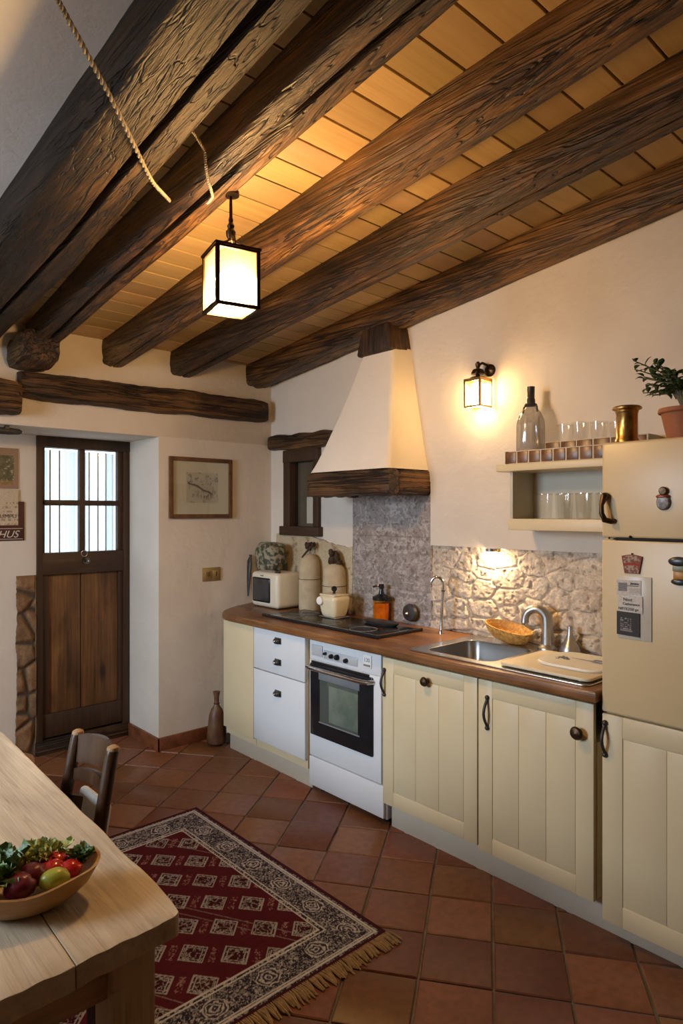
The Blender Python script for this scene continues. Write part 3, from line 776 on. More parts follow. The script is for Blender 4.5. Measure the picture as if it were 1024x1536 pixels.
# plain filler panel by the door wall
c1 = thing('corner_cabinet', (2.5, 3.5, 0.), 'plain narrow cream corner cabinet next to the daylit drawers', 'cabinet')
mb = MB(); mb.box(CF + .022, CB, 3.34, 3.672, .12, .856); obj('carcass', mb, M['cream'], c1)
mb = MB(); slab_x(mb, 3.339, 3.676, .165, .852); obj('panel', mb, M['cream'], c1)
# drawers; cool white fronts put the daylight into their cream paint
c2 = thing('drawer_unit', (2.5, 3.07, 0.), 'cream drawer unit with two plain fronts left of the cooker, daylight on it'.replace(' left of', ' beside'), 'cabinet')
mb = MB(); mb.box(CF + .022, CB, 2.838, 3.336, .12, .856); obj('carcass', mb, M['cream'], c2)
mb = MB(); slab_x(mb, 2.84, 3.334, .604, .852); d = obj('drawer', mb, M['enamel'], c2); cuphandle(3.085, .800, d); cuphandle(3.085, .676, d)
mb = MB(); slab_x(mb, 2.84, 3.334, .172, .598); d = obj('drawer', mb, M['enamel'], c2); cuphandle(3.085, .494, d)
# sink cabinets
c3 = thing('base_cabinet', (2.5, 1.96, 0.), 'cream board-panelled cabinet next to the cooker, bronze knob near its top', 'cabinet', 'board-panelled base cabinets')
mb = MB(); mb.box(CF + .024, CB, 1.682, 2.238, .125, .70); obj('carcass', mb, M['cream'], c3)
d = obj('door', bead_door(1.681, 2.238, .135, .845), M['cream'], c3); knob(1.954, .782, d); bowhandle(2.225, .665, .785, d)
c4 = thing('base_cabinet', (2.5, 1.42, 0.), 'wider cream board-panelled cabinet under the draining board, beside the refrigerator', 'cabinet', 'board-panelled base cabinets')
mb = MB(); mb.box(CF + .024, CB, 1.162, 1.674, .125, .70); obj('carcass', mb, M['cream'], c4)
d = obj('door', bead_door(1.164, 1.675, .12, .845), M['cream'], c4); knob(1.219, .732, d, .025); bowhandle(1.628, .648, .775, d)
mb = MB(); mb.box(2.36, 2.378, .5, 2.235, 0, .13, .002); struct(obj('baseboard_right', mb, M['plinth']))
mb = MB(); mb.box(2.36, 2.378, 2.845, 3.69, 0, .165, .002); struct(obj('baseboard_corner', mb, M['plinth']))
mb = MB(); mb.box(2.36, CB, 3.672, 3.69, 0, .165, .002)

# worktop
SX0, SX1, SY0, SY1 = 2.36, 2.72, 1.66, 2.02
out = [(2.27, 1.142), (WX - .005, 1.142), (WX - .005, DY - .005), (2.70, DY - .005), (2.50, 3.86)]
for a in range(0, 10): out.append((2.27 + .10 + .10 * math.cos(D2R(120 + a * 60 / 9)) * 1, 3.62 + .14 * math.sin(D2R(120 + a * 60 / 9))))
out = out[:5] + [(2.41, 3.80), (2.345, 3.745), (2.30, 3.69), (2.278, 3.63), (2.27, 3.57)]
hole = rrect(SX0 - .01, SX1 + .01, SY0 - .01, SY1 + .01, .04)
o = flatcurve('worktop', out, [hole], .857, .90, .008, M['oak'], loc=(2.6, 2.5, .857))
tag(o, 'long oiled oak worktop with rounded end over the cream cabinets', 'worktop')

# ------------------------------------------------------------------ cooker
ck = thing('cooker', (2.55, 2.55, 0.), 'freestanding white cooker with black oven door under the worktop', 'cooker')
KX = 2.325; KY0, KY1 = 2.252, 2.832
mb = MB(); mb.box(KX + .02, CB, KY0, KY1, .03, .852, .004); obj('body', mb, M['enamel'], ck)
mb = MB(); mb.box(KX, KX + .03, KY0 + .022, KY1 - .004, .735, .850, .006); cp = obj('control_panel', mb, M['enamel'], ck)
mb = MB(); mb.box(KX - .006, KX, 2.715, 2.805, .762, .822, .004); mb.box(KX - .004, KX, 2.44, 2.705, .757, .803, .003); obj('dial_strip', mb, M['silverplastic'], cp)
for (y, z, r) in ((2.685, .787, .008), (2.635, .780, .012), (2.59, .782, .015), (2.52, .776, .012)):
    mb = MB(); mb.lathe([(r, 0), (r, .012), (r * .8, .018), (0, .019)], (KX - .004, y, z), 20, R=Matrix.Rotation(-PI / 2, 3, 'Y')); obj('knob', mb, M['black'], cp, label='small black dial')
mb = MB(); mb.box(KX - .005, KX, 2.338, 2.40, .765, .83, .004); bd = obj('badge', mb, M['whitecap'], cp)
text('lettering', '120', (KX - .0055, 2.369, .795), (0, -1, 0), (0, 0, 1), .028, M['ovengrey'], cp)
mb = MB(); mb.box(KX - .006, KX - .004, 2.345, 2.393, .772, .782); obj('badge_strip', mb, M['ovengrey'], cp)
mb = MB(); mb.box(KX, KX + .03, KY0 + .022, KY1 - .004, .205, .735, .004); obj('front_panel', mb, M['enamel'], ck)
mb = MB(); mb.box(KX - .012, KX + .006, 2.325, 2.812, .325, .722, .008); od = obj('oven_door', mb, M['black'], ck)
mb = MB(); mb.box(KX - .0135, KX - .011, 2.415, 2.735, .640, .685, .001); obj('grey_band', mb, M['ovengrey'], od); mb = MB(); mb.box(KX - .0135, KX - .011, 2.415, 2.735, .405, .412, .001); obj('silver_line', mb, M['ovengrey'], od)
mb = MB(); mb.box(KX - .0135, KX - .0115, 2.425, 2.725, .412, .640, .001); obj('window', mb, M['ovenglass'], od)
mb = MB(); mb.box(KX - .0142, KX - .0132, 2.425, 2.65, .425, .62, .0004); obj('inner_glass', mb, simple('oven_inner', (.17, .20, .16), .08, c2=(.10, .13, .10), ns=7.), od)
mb = MB(); mb.tube([(KX + .0, 2.815, .70), (KX - .035, 2.805, .70), (KX - .042, 2.77, .70), (KX - .042, 2.37, .70), (KX - .035, 2.335, .70), (KX, 2.325, .70)], .012, 12); obj('handle', mb, M['chrome'], od, label='chrome bar handle')
mb = MB(); mb.box(KX - .012, KX + .002, 2.355, 2.80, .722, .733, .001); obj('vent_slot', mb, M['black'], ck)
mb = MB(); mb.box(KX - .002, KX + .02, KY0 + .004, KY1 - .002, .04, .200, .005); obj('storage_drawer', mb, M['enamel'], ck)
for y in (KY0 + .04, KY1 - .06):
    mb = MB(); mb.cyl((KX + .06, y, 0), (KX + .06, y, .04), .018, n=16); obj('foot', mb, M['black'], ck)

# hob
hb = thing('hob', (2.57, 2.9, .90), 'black glass hob set in the oak worktop', 'hob')
mb = MB(); mb.box(2.405, 2.73, 2.41, 3.37, .9005, .911, .004); obj('glass_plate', mb, M['hobglass'], hb)
mb = MB(); mb.box(2.392, 2.408, 2.36, 3.38, .9005, .917, .003); mb.box(2.392, 2.74, 2.36, 2.376, .9005, .917, .003); mb.box(2.392, 2.74, 2.376, 2.41, .9005, .912, .003); mb.cur = 1; mb.box(2.398, 2.403, 2.37, 3.375, .9165, .9178); mb.box(2.40, 2.735, 2.366, 2.371, .9165, .9178)
obj('edge_trim', mb, [M['black'], M['chrome']], hb)
for (x, y, r) in ((2.50, 3.20, .07), (2.64, 3.20, .055), (2.50, 2.58, .075), (2.50, 2.86, .07)):
    mb = MB(); mb.tube(arc((x, y, .9115), r, 0, 360, 36, (1, 0, 0), (0, 1, 0)), .0015, 6, False); obj('ring', mb, M['ovengrey'], hb)

# ------------------------------------------------------------------ sink
sk = thing('sink', (2.57, 1.65, .90), 'stainless steel inset sink with bowl and draining side', 'sink')
flatcurve('sink_rim', rrect(2.31, 2.845, 1.19, 2.085, .03), [rrect(SX0, SX1, SY0, SY1, .05)], .9005, .9065, .0025, M['steel'], sk)
mb = MB(); vs = []
rings = [(0, .906), (0, .89), (.012, .78), (.03, .755), (.06, .75), (.15, .747)]
for ins, z in rings: vs += [(x, y, z) for x, y in rrect(SX0 + ins, SX1 - ins, SY0 + ins, SY1 - ins, max(.05 - ins * .3, .01))]
n = len(vs) // len(rings)
mb.add(vs, [[i * n + k, i * n + (k + 1) % n, (i + 1) * n + (k + 1) % n, (i + 1) * n + k] for i in range(len(rings) - 1) for k in range(n)] + [[(len(rings) - 1) * n + k for k in range(n)]])
o = obj('bowl', mb, M['bowlsteel'], sk, merge=True)
mb = MB(); mb.lathe([(.0, .7482), (.03, .7482), (.035, .7495), (.0, .7496)], (2.54, 1.84, 0), 24); obj('drain', mb, M['chrome'], sk)
mb = MB()
for i in range(9):
    y = 1.25 + i * .042; mb.tube([(2.36, y, .9072), (2.70, y, .9072)], .0045, 8, True, .5)
obj('draining_ridges', mb, M['steel'], sk)
# mixer tap
fc = thing('mixer_tap', (2.80, 1.645, .9065), 'thick satin grey curved tap at the back of the sink', 'tap')
mb = MB(); mb.lathe([(.046, 0), (.045, .006), (.036, .014), (.030, .022), (0, .022)], (2.80, 1.645, .9065), 28); obj('base', mb, M['nickel'], fc)
dirv = Vector((-.35, .94, 0)).normalized()
P = [Vector((2.80, 1.645, .92)), Vector((2.80, 1.645, .97)), Vector((2.80, 1.645, 1.02))] + [Vector((2.80, 1.645, 1.035)) + dirv * (.052 - .052 * math.cos(D2R(a))) + Vector((0, 0, .055 * math.sin(D2R(a)))) for a in range(20, 181, 20)]
P.append(P[-1] + Vector((0, 0, -.012)))
mb = MB(); mb.tube(P, [.031, .029, .027] + [.026, .024, .023, .022, .021, .02, .019, .018, .018, .02][:len(P) - 3], 18); obj('spout', mb, M['nickel'], fc)
mb = MB(); mb.lathe([(.0, 0), (.017, 0), (.017, .012), (0, .012)], P[-1] + Vector((0, 0, -.012)), 18); obj('aerator', mb, M['chrome'], fc)
# slim filter tap
ft_ = thing('slim_tap', (2.76, 2.25, .90), 'slim shiny chrome swan-neck tap between hob and sink', 'tap')
mb = MB(); mb.lathe([(.016, 0), (.014, .01), (.010, .02), (0, .02)], (2.76, 2.25, .90), 20); obj('base', mb, M['chrome'], ft_)
d2 = Vector((-.5, .87, 0)).normalized()
P = [Vector((2.76, 2.25, .905)), Vector((2.762, 2.248, 1.0)), Vector((2.766, 2.242, 1.10)), Vector((2.768, 2.24, 1.15))] + [Vector((2.768, 2.24, 1.16)) + d2 * (.034 - .034 * math.cos(D2R(a))) + Vector((0, 0, .042 * math.sin(D2R(a)))) for a in range(20, 201, 20)]
mb = MB(); mb.tube(P, .0085, 14); obj('spout', mb, M['chrome'], ft_)
mb = MB(); mb.lathe([(.0105, 0), (.0105, .008), (0, .008)], (2.7672, 2.241, 1.125), 16); obj('collar', mb, M['blackmat'], ft_)
# cone
cn = thing('metal_cone', (2.80, 1.53, .9065), 'small grey metal funnel standing beside the thick sink tap', 'funnel')
mb = MB(); mb.lathe([(.046, 0), (.047, .012), (.036, .035), (.022, .06), (.013, .085), (.011, .12), (.007, .122), (0, .122)], (2.80, 1.53, .9065), 28); obj('body', mb, M['nickel'], cn)
mb = MB(); mb.lathe([(.050, 0), (.050, .006), (.046, .009), (0, .009)], (2.80, 1.53, .9065), 28); obj('foot_ring', mb, M['steel'], cn)
# basket
mb = MB()
pr = [(0, .002), (.45, .0), (.70, .010), (.88, .030), (.97, .052), (1.0, .066), (.955, .067), (.84, .036), (.6, .018), (0, .012)]
R = Matrix.Rotation(D2R(9), 3, 'X') @ Matrix.Rotation(D2R(-10), 3, 'Y')
mb.lathe([(r * .125, z * 1.1) for r, z in pr], (2.785, 1.85, .917), 44, sx=.50, sy=1.05, wob=.02, R=R)
for k in range(3): pass
o = obj('bread_basket', mb, M['wicker'], loc=(2.783, 1.845, .91)); tag(o, 'golden woven oval basket leaning on the stone behind the sink', 'basket')
# boards on the drainer
cb = flatcurve('chopping_board', [(p[0], p[1]) for p in rrect(2.335, 2.70, 1.20, 1.60, .03)], [], .9115, .924, .004, M['board'], loc=(2.5, 1.4, .9115))
tag(cb, 'large pale chopping board lying on the draining side of the sink', 'chopping board')
cb2 = flatcurve('chopping_board', [(p[0], p[1]) for p in rrect(2.42, 2.70, 1.205, 1.50, .08)], [], .9243, .936, .004, M['boardwhite'], loc=(2.55, 1.36, .9243))
tag(cb2, 'smaller white rounded board lying on top of the larger board', 'chopping board')
kn = thing('paring_knife', (2.56, 1.30, .936), 'dark-handled little knife lying on the white rounded board', 'knife')
mb = MB(); mb.box(2.56, 2.585, 1.225, 1.30, .9365, .945, .003); obj('handle', mb, M['ovengrey'], kn, label='dark grey handle')
mb = MB(); mb.prism([(2.562, 1.30), (2.582, 1.30), (2.575, 1.40)], 'z', .9365, .9385); obj('blade', mb, M['steel'], kn)
mb = MB()
for k in range(16):
    a = random.random() * 6.28; r = .03 * random.random(); mb.tube([(2.55 + r * math.cos(a), 1.42 + r * math.sin(a), .9375), (2.55 + r * math.cos(a) + .014 * math.cos(a * 3), 1.42 + r * math.sin(a) + .014 * math.sin(a * 3), .9385)], .0025, 6)
o = obj('herb_sprig', mb, M['ovengrey'], loc=(2.55, 1.42, .936)); tag(o, 'dark chopped herb sprig on the white rounded board', 'herbs', kind='stuff')

# ------------------------------------------------------------------ things on the worktop
tv_ = thing('toaster_oven', (2.71, 3.65, .90), 'cream countertop toaster oven with dark window on the worktop end', 'toaster oven')
mb = MB(); mb.box(2.60, 2.815, 3.495, 3.805, .905, 1.142, .03, 4); obj('body', mb, M['toaster'], tv_)
mb = MB(); mb.box(2.594, 2.606, 3.575, 3.775, .94, 1.105, .01, 3); wd = obj('window', mb, M['black'], tv_, label='dark window')
mb = MB(); mb.box(2.5925, 2.5955, 3.585, 3.765, .95, 1.095, .001); obj('glass', mb, M['screen'], wd)
mb = MB(); mb.box(2.596, 2.604, 3.655, 3.685, 1.115, 1.122, .001); obj('badge', mb, M['ovengrey'], tv_)
for x in (2.63, 2.785):
    for y in (3.53, 3.77):
        mb = MB(); mb.cyl((x, y, .90), (x, y, .91), .012, n=12); obj('foot', mb, M['black'], tv_)
mb = MB(); mb.ball((0, 0, 0), 1., 40, 26)
mb.v = [(lambda d, q: (2.73 + d.x * q * .082, 3.745 + d.y * q * .108, 1.24 + d.z * q * .098))(Vector(v), (abs(v[0]) ** 4 + abs(v[1]) ** 4 + abs(v[2]) ** 4) ** -.25 * (1 + .16 * mnoise.noise(Vector(v) * 1.9 + Vector((3, 1, 2))) + .05 * mnoise.noise(Vector(v) * 6))) for v in mb.v]
mb.v = [(x, y, max(z, 1.1425)) for x, y, z in mb.v]
o = obj('leafy_bag', mb, M['leafbag'], loc=(2.73, 3.745, 1.1425)); tag(o, 'bulging grey-green leaf patterned bag on top of the toaster oven', 'bag')
tg = thing('kitchen_tongs', (2.63, 3.60, 1.142), 'small metal tongs lying on the toaster oven', 'tongs')
mb = MB(); mb.tube([(2.625, 3.74, 1.147), (2.635, 3.62, 1.150), (2.64, 3.54, 1.152)], .004, 8); obj('arm', mb, M['chrome'], tg)
mb = MB(); mb.tube([(2.65, 3.74, 1.147), (2.655, 3.62, 1.150), (2.645, 3.54, 1.152)], .004, 8); obj('arm', mb, M['chrome'], tg)
mb = MB(); mb.lathe([(0, 0), (.018, .0), (.022, .006), (.014, .012), (0, .013)], (2.64, 3.545, 1.1425), 16, sx=.8, sy=1.4); obj('head', mb, M['blackmat'], tg)
lad = thing('oven_strap', (2.66, DY - .02, 1.23), 'long black utensil hanging on the wall beside the toaster oven', 'utensil')
mb = MB(); mb.tube([(2.685, DY - .022, 1.235), (2.672, DY - .024, 1.20), (2.665, DY - .025, 1.10), (2.662, DY - .025, 1.0), (2.66, DY - .025, .95)], [.012, .024, .02, .013, .008], 12, True, .5); obj('blade', mb, M['blackmat'], lad)
mb = MB(); mb.cyl((2.687, DY, 1.24), (2.687, DY - .03, 1.24), .004, n=8); obj('hook', mb, M['blackmat'], lad)
def canvas_bottle(x, y, h, r, label, kind):
    t_ = thing('canvas_bottle', (x, y, .90), label, 'bottle', 'tall canvas covered bottles')
    mb = MB(); mb.lathe([(0, 0), (r * .96, 0), (r, .015), (r * 1.02, h * .3), (r * 1.0, h * .55), (r * 1.0, h * .56), (r * .97, h * .8), (r * .85, h * .9), (r * .6, h * .965), (r * .25, h), (0, h)], (x, y, .90), 32, wob=.015); obj('body', mb, M['cloth'], t_)
    mb = MB(); mb.lathe([(r * 1.03, h * .545), (r * 1.035, h * .55), (r * 1.03, h * .555)], (x, y, .90), 32)
    obj('seam', mb, M['dried'], t_)
    mb = MB(); rs = random.Random(int(h * 1000))
    if kind == 0:
        mb.tube([(x - .005, y + .03, .9 + h * .72), (x - r * .7, y + .015, .9 + h * .95), (x - .01, y, .9 + h + .03), (x - .005, y - .0, .9 + h + .06)], [.006, .006, .008, .005], 8)
        for k in range(14):
            a = rs.random() * 6.28; q = .022 * rs.random() + .012; mb.ball((x + q * math.cos(a), y + q * math.sin(a), .9 + h + .025 + .04 * rs.random()), .014, 8, 6, (1, .6, 1.1), .3)
    else:
        for k in range(26):
            a = rs.random() * 6.28; q = .034 * math.sqrt(rs.random()); z = .9 + h - .012 + .085 * rs.random()
            mb.ball((x + q * math.cos(a), y + q * math.sin(a), z), .020, 8, 6, (1, .8, 1.2), .4)
    obj('dried_topper', mb, M['dried'], t_, label='dark dried flower heads')
canvas_bottle(2.80, 3.405, .37, .072, 'tan canvas covered bottle with thin stalk topper, next to the toaster oven', 0)
canvas_bottle(2.80, 3.155, .325, .074, 'tan canvas covered bottle with bushy dried topper, behind the cream pot', 1)
pt = thing('enamel_pot', (2.66, 3.0, .911), 'squat cream pot with white round cap standing on the hob', 'pot')
mb = MB(); mb.box(2.585, 2.735, 2.915, 3.085, .913, 1.045, .03, 4, taper=None)
mb.v = [(2.66 + (x - 2.66) * (.72 + 2.1 * max(0, min(z - .913, .132))), 3.0 + (y - 3.0) * (.72 + 2.1 * max(0, min(z - .913, .132))), z) for x, y, z in mb.v]
obj('body', mb, M['pot'], pt)
mb = MB(); mb.box(2.60, 2.72, 2.93, 3.07, 1.043, 1.053, .004); lidp = obj('lid', mb, M['pot'], pt)
mb = MB(); mb.lathe([(.010, 0), (.007, .012), (.016, .022), (.018, .035), (.010, .046), (0, .047)], (2.66, 3.0, 1.052), 18); obj('knob', mb, M['black'], lidp, label='black lid knob')
mb = MB(); mb.lathe([(.026, 0), (.026, .026), (.022, .031), (0, .032)], (2.606, 3.045, 1.012), 24, R=Matrix.Rotation(-PI / 2, 3, 'Y')); obj('cap', mb, M['whitecap'], pt, label='white round cap')
mb = MB(); mb.box(2.60, 2.72, 2.925, 3.075, .911, .917, .002); obj('base', mb, M['nickel'], pt)
# tray and soap
o = obj('oval_tray', MB().lathe([(0, .0), (.085, 0), (.098, .012), (.10, .018), (.094, .018), (.082, .005), (0, .004)], (2.68, 2.62, .9115), 36, sx=.55, sy=1.3), M['blackmat'], loc=(2.68, 2.62, .9115)); tag(o, 'shallow black oval tray on the hob in front of the soap bottle', 'tray')
sp = thing('soap_dispenser', (2.80, 2.735, .90), 'amber glass soap dispenser with black pump behind the hob', 'soap dispenser')
def octp(r): return r
mb = MB(); mb.lathe([(0, 0), (.048, 0), (.050, .006), (.050, .125), (.042, .14), (.024, .15), (.024, .155), (0, .155)], (2.80, 2.735, .90), 10); obj('bottle', mb, M['amber'], sp, sharp=20)
mb = MB(); mb.lathe([(0, .004), (.045, .004), (.046, .11), (0, .11)], (2.80, 2.735, .90), 10); obj('soap', mb, M['honey'], sp, sharp=20, label='amber liquid soap')
mb = MB(); mb.lathe([(.053, .128), (.053, .148), (.028, .158), (.016, .165), (.012, .195), (.016, .20), (.016, .222), (0, .223)], (2.80, 2.735, .90), 20); mb.tube([(2.80, 2.735, 1.11), (2.785, 2.755, 1.113), (2.77, 2.775, 1.104)], .006, 8); obj('pump', mb, M['black'], sp, label='black pump')
kv = thing('gas_valve', (2.862, 2.535, .975), 'round black knob on the grey slab behind the hob', 'valve')
mb = MB(); mb.lathe([(.030, 0), (.045, .01), (.052, .03), (.046, .045), (.02, .05), (0, .05)], (2.862, 2.535, .972), 24, R=Matrix.Rotation(-PI / 2, 3, 'Y')); obj('dial', mb, M['blackmat'], kv)
mb = MB(); mb.ball((2.808, 2.54, .968), .012, 12, 8); obj('boss', mb, M['chrome'], kv)

# ------------------------------------------------------------------ shelf unit
SF = 2.66
sh = thing('wall_shelf', (2.74, 1.45, 1.46), 'cream open wall shelf between the sconce and the refrigerator', 'shelf')
mb = MB(); mb.box(2.62, WP, 1.138, 1.81, 1.738, 1.773, .006); obj('top_board', mb, M['cream'], sh)
mb = MB(); mb.box(SF - .012, WP, 1.138, 1.762, 1.466, 1.519, .004); obj('bottom_board', mb, M['cream'], sh)
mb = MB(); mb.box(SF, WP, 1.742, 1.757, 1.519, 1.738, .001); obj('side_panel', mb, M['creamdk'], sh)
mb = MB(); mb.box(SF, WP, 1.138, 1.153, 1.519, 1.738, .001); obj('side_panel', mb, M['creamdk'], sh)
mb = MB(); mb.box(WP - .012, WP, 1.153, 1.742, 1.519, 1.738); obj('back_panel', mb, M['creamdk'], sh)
def tumbler(x, y, z, h, r, label, group):
    t_ = MB(); t_.lathe([(0, .0), (r * .80, 0), (r * .84, .006), (r * .99, h - .006), (r, h), (r * .95, h), (r * .955, h - .006)], (x, y, z), 24); t_.f.pop(); t_.mi.pop()
    o = obj('drinking_glass', t_, M['tumbler'], loc=(x, y, z), merge=True); return tag(o, label, 'glass', group)
g0 = tumbler(2.70, 1.60, 1.519, .115, .036, 'clear tumbler in the open shelf, front row, next to the grey side panel', 'tumblers inside the open shelf')
spots = [(2.71, 1.505, 'clear tumbler in the open shelf, front row, second from the side panel'),
         (2.70, 1.41, 'clear tumbler in the open shelf, front row, third from the side panel'),
         (2.71, 1.315, 'clear tumbler in the open shelf, front row, beside the refrigerator handle'),
         (2.79, 1.56, 'clear tumbler in the open shelf, back row, nearest the side panel'),
         (2.79, 1.46, 'clear tumbler in the open shelf, middle of the back row'),
         (2.79, 1.365, 'clear tumbler in the open shelf, back row, nearest the refrigerator')]
for x, y, l in spots:
    c = g0.copy(); COL.objects.link(c); c.location = (x, y, 1.519); c['label'] = l
# tiled rack on the shelf
tr = thing('tiled_rack', (2.75, 1.45, 1.773), 'brown glass tiled rack with pale joints on the wall shelf', 'rack')
mb = MB(); mb.box(2.640, 2.660, 1.15, 1.770, 1.773, 1.832, .001); mb.box(2.640, 2.84, 1.75, 1.770, 1.773, 1.832, .001); mb.box(2.66, 2.84, 1.15, 1.75, 1.773, 1.785); mb.cur = 1
for i in range(10):
    y = 1.155 + i * .0615; mb.box(2.6365, 2.642, y + .003, y + .0565, 1.776, 1.828, .002)
for i in range(3): mb.box(2.645 + i * .065, 2.645 + i * .065 + .058, 1.766, 1.7735, 1.776, 1.828, .002)
obj('front_rail', mb, [M['mosgrout'], M['mosaic']], tr)
mb = MB(); mb.box(2.735, 2.84, 1.15, 1.62, 1.785, 1.872, .001); mb.cur = 1
for i in range(6):
    y = 1.155 + i * .0775; mb.box(2.7315, 2.737, y + .003, y + .073, 1.79, 1.868, .002)
for i in range(2): mb.box(2.74 + i * .05, 2.785 + i * .05, 1.616, 1.6235, 1.79, 1.868, .002)
obj('back_step', mb, [M['mosgrout'], M['mosaic']], tr)
dj = thing('glass_bottle', (2.745, 1.70, 1.785), 'ribbed clear glass bottle with dark capped neck on the shelf rack', 'bottle')
mb = MB(); prof = [(0, 0), (.058, 0), (.064, .008), (.064, .17), (.060, .20), (.045, .235), (.022, .26), (.018, .30), (.018, .34), (0, .34)]
mb.lathe(prof, (2.745, 1.70, 1.785), 40, wob=0.); mb.v = [(2.745 + (x - 2.745) * (1 + .025 * math.cos(20 * math.atan2(y - 1.70, x - 2.745))), 1.70 + (y - 1.70) * (1 + .025 * math.cos(20 * math.atan2(y - 1.70, x - 2.745))), z) for x, y, z in mb.v]; obj('body', mb, M['demijohn'], dj)
mb = MB(); mb.lathe([(.021, .265), (.021, .295), (.018, .30), (.0195, .355), (0, .357)], (2.745, 1.70, 1.785), 20); obj('cap', mb, M['blackmat'], dj, label='dark neck wrap and cap')
mb = MB()
for s_ in (-1, 1): mb.tube([(2.745, 1.70 + s_ * .018, 2.06), (2.742, 1.70 + s_ * .034, 2.045), (2.74, 1.70 + s_ * .038, 2.02)], .005, 8)
mb.tube(arc((2.745, 1.70, 2.055), .024, 0, 360, 20, (1, 0, 0), (0, 1, 0)), .006, 8, False); obj('wire_clasp', mb, M['blackmat'], dj)
for x, y, h, l in ((2.785, 1.545, .078, 'short clear tumbler on the tiled step, closest to the ribbed bottle'), (2.79, 1.475, .082, 'short clear tumbler on the tiled step, second from the ribbed bottle'), (2.785, 1.385, .075, 'short clear tumbler on the tiled step, third from the ribbed bottle'), (2.79, 1.30, .066, 'short clear tumbler on the tiled step, closest to the brass canister')):
    tumbler(x, y, 1.872, h, .038, l, 'tumblers on the tiled step')

# ------------------------------------------------------------------ refrigerator
fr = thing('refrigerator', (2.6, .83, 0.), 'tall cream refrigerator with panelled lower door at the end of the kitchen run', 'refrigerator')
FX = 2.30; FY0, FY1 = .534, 1.134
mb = MB(); mb.box(FX + .03, WP - .005, FY0 + .005, FY1 - .005, .06, 1.79, .004); obj('body', mb, M['fridge'], fr)
mb = MB(); mb.box(FX, FX + .028, FY0, FY1, 1.457, 1.80, .010, 3); d1 = obj('freezer_door', mb, M['fridge'], fr)
mb = MB(); mb.box(FX, FX + .028, FY0, FY1, .828, 1.451, .008, 3); d2_ = obj('upper_door', mb, M['fridge'], fr)
mb = MB(); mb.box(FX + .003, FX + .02, FY0 + .01, FY1 - .05, 1.448, 1.460); mb.box(FX - .0015, FX + .01, FY0 + .01, FY1 - .045, 1.4515, 1.4565); obj('door_seal', mb, M['gapdark'], fr, label='thin black line between the doors')
mb = MB(); mb.ball((FX - .003, FY1 - .03, 1.457), .004, 8, 6); obj('hinge_screw', mb, M['bronze'], fr); mb = MB(); mb.ball((FX - .003, FY1 - .105, 1.463), .005, 8, 6); obj('hinge_screw', mb, M['bronze'], fr)
d3 = obj('lower_door', bead_door(FY0, FY1 - .002, .075, .822, 3, .075, FX), M['cream'], fr); bowhandle(FY1 - .014, .675, .79, d3)
mb = MB()
P = [(FX, FY1 - .018, 1.61), (FX - .018, FY1 - .018, 1.603), (FX - .032, FY1 - .016, 1.575), (FX - .036, FY1 - .018, 1.545), (FX - .030, FY1 - .026, 1.522), (FX - .012, FY1 - .042, 1.516), (FX, FY1 - .05, 1.518)]
mb.tube(P, [.011, .013, .008, .009, .011, .010, .008], 14); mb.ball((FX - .014, FY1 - .018, 1.606), .014, 14, 10); obj('handle', mb, M['bronze'], d1, label='curved bronze handle')
# fridge magnets
mg = thing('jar_magnet', (FX, .918, 1.59), 'round red and grey jar-shaped magnet on the freezer door', 'magnet', 'refrigerator magnets')
Ry = Matrix.Rotation(-PI / 2, 3, 'Y')
mb = MB(); mb.lathe([(0, 0), (.021, 0), (.023, .006), (.019, .012), (0, .014)], (FX, .916, 1.582), 24, sx=1.15, sy=1., R=Ry); obj('body', mb, M['greyglaze'], mg)
mb = MB(); mb.ball((FX - .006, .917, 1.602), .02, 16, 10, (.4, 1.15, .42)); obj('collar', mb, M['redglaze'], mg)
mb = MB(); mb.lathe([(0, 0), (.014, 0), (.0145, .010), (.011, .014), (0, .015)], (FX, .915, 1.621), 20, R=Ry); obj('lid', mb, M['bronze'], mg)
def potcol(u, v):
    c = mixc((.36, .28, .20), (.20, .06, .035), sst(fbm(u * 120, v * 200, 2), .4, .6)); c = mixc(c, (.30, .035, .02), (np.abs(v - .030) < .005) * 1.)
    return mixc(c, (.20, .045, .02), ((u < .004) | (u > .068) | (v > .057) | (v < .003)) * 1.)
pm = thing('pot_magnet', (FX, 1.022, 1.33), 'red rimmed pot-shaped plaque magnet above the pinned notes', 'magnet', 'refrigerator magnets')
panel('plaque', (FX - .006, 1.058, 1.335), (0, -1, 0), (0, 0, 1), .072, .060, 40, 34, potcol, M['vprint'], None, .0055, parent=pm,
      edge=lambda u, v: (.036 + (u - .036) * (.70 + .30 * v / .06), v + .006 * np.sin(np.pi * u / .072) * (v / .06)))
mb = MB(); mb.ball((FX - .004, 1.022, 1.404), .003, 8, 6); obj('hook', mb, M['bronze'], pm)
nt = thing('pinned_notes', (FX, 1.01, 1.2), 'sheaf of printed cards in a clear sleeve pinned to the refrigerator door', 'notes')
mb = MB(); mb.box(FX - .004, FX - .0002, .955, 1.072, 1.105, 1.325, .0015); obj('sleeve', mb, M['plastic'], nt)
def n1(u, v):
    c = np.full(u.shape + (3,), .55) * np.array((1, .93, .84)); blk = (u > .006) & (u < .038) & (v > .012) & (v < .042)
    c = mixc(c, (.10, .10, .11), blk * (.6 + .4 * vn(u * 600, v * 900, 2))); c = mixc(c, (.09, .085, .08), ((np.abs(v - .032) < .0012) & (u > .038) & (u < .078)) * 1.)
    return mixc(c, (.38, .36, .33), ((u > .045) & (v < .024) & (v > .006)) * .6)
panel('note_card', (FX - .006, 1.076, 1.258), (0, -1, .03), (0, 0, 1), .086, .052, 60, 40, n1, M['vprint'], None, .0015, parent=nt)
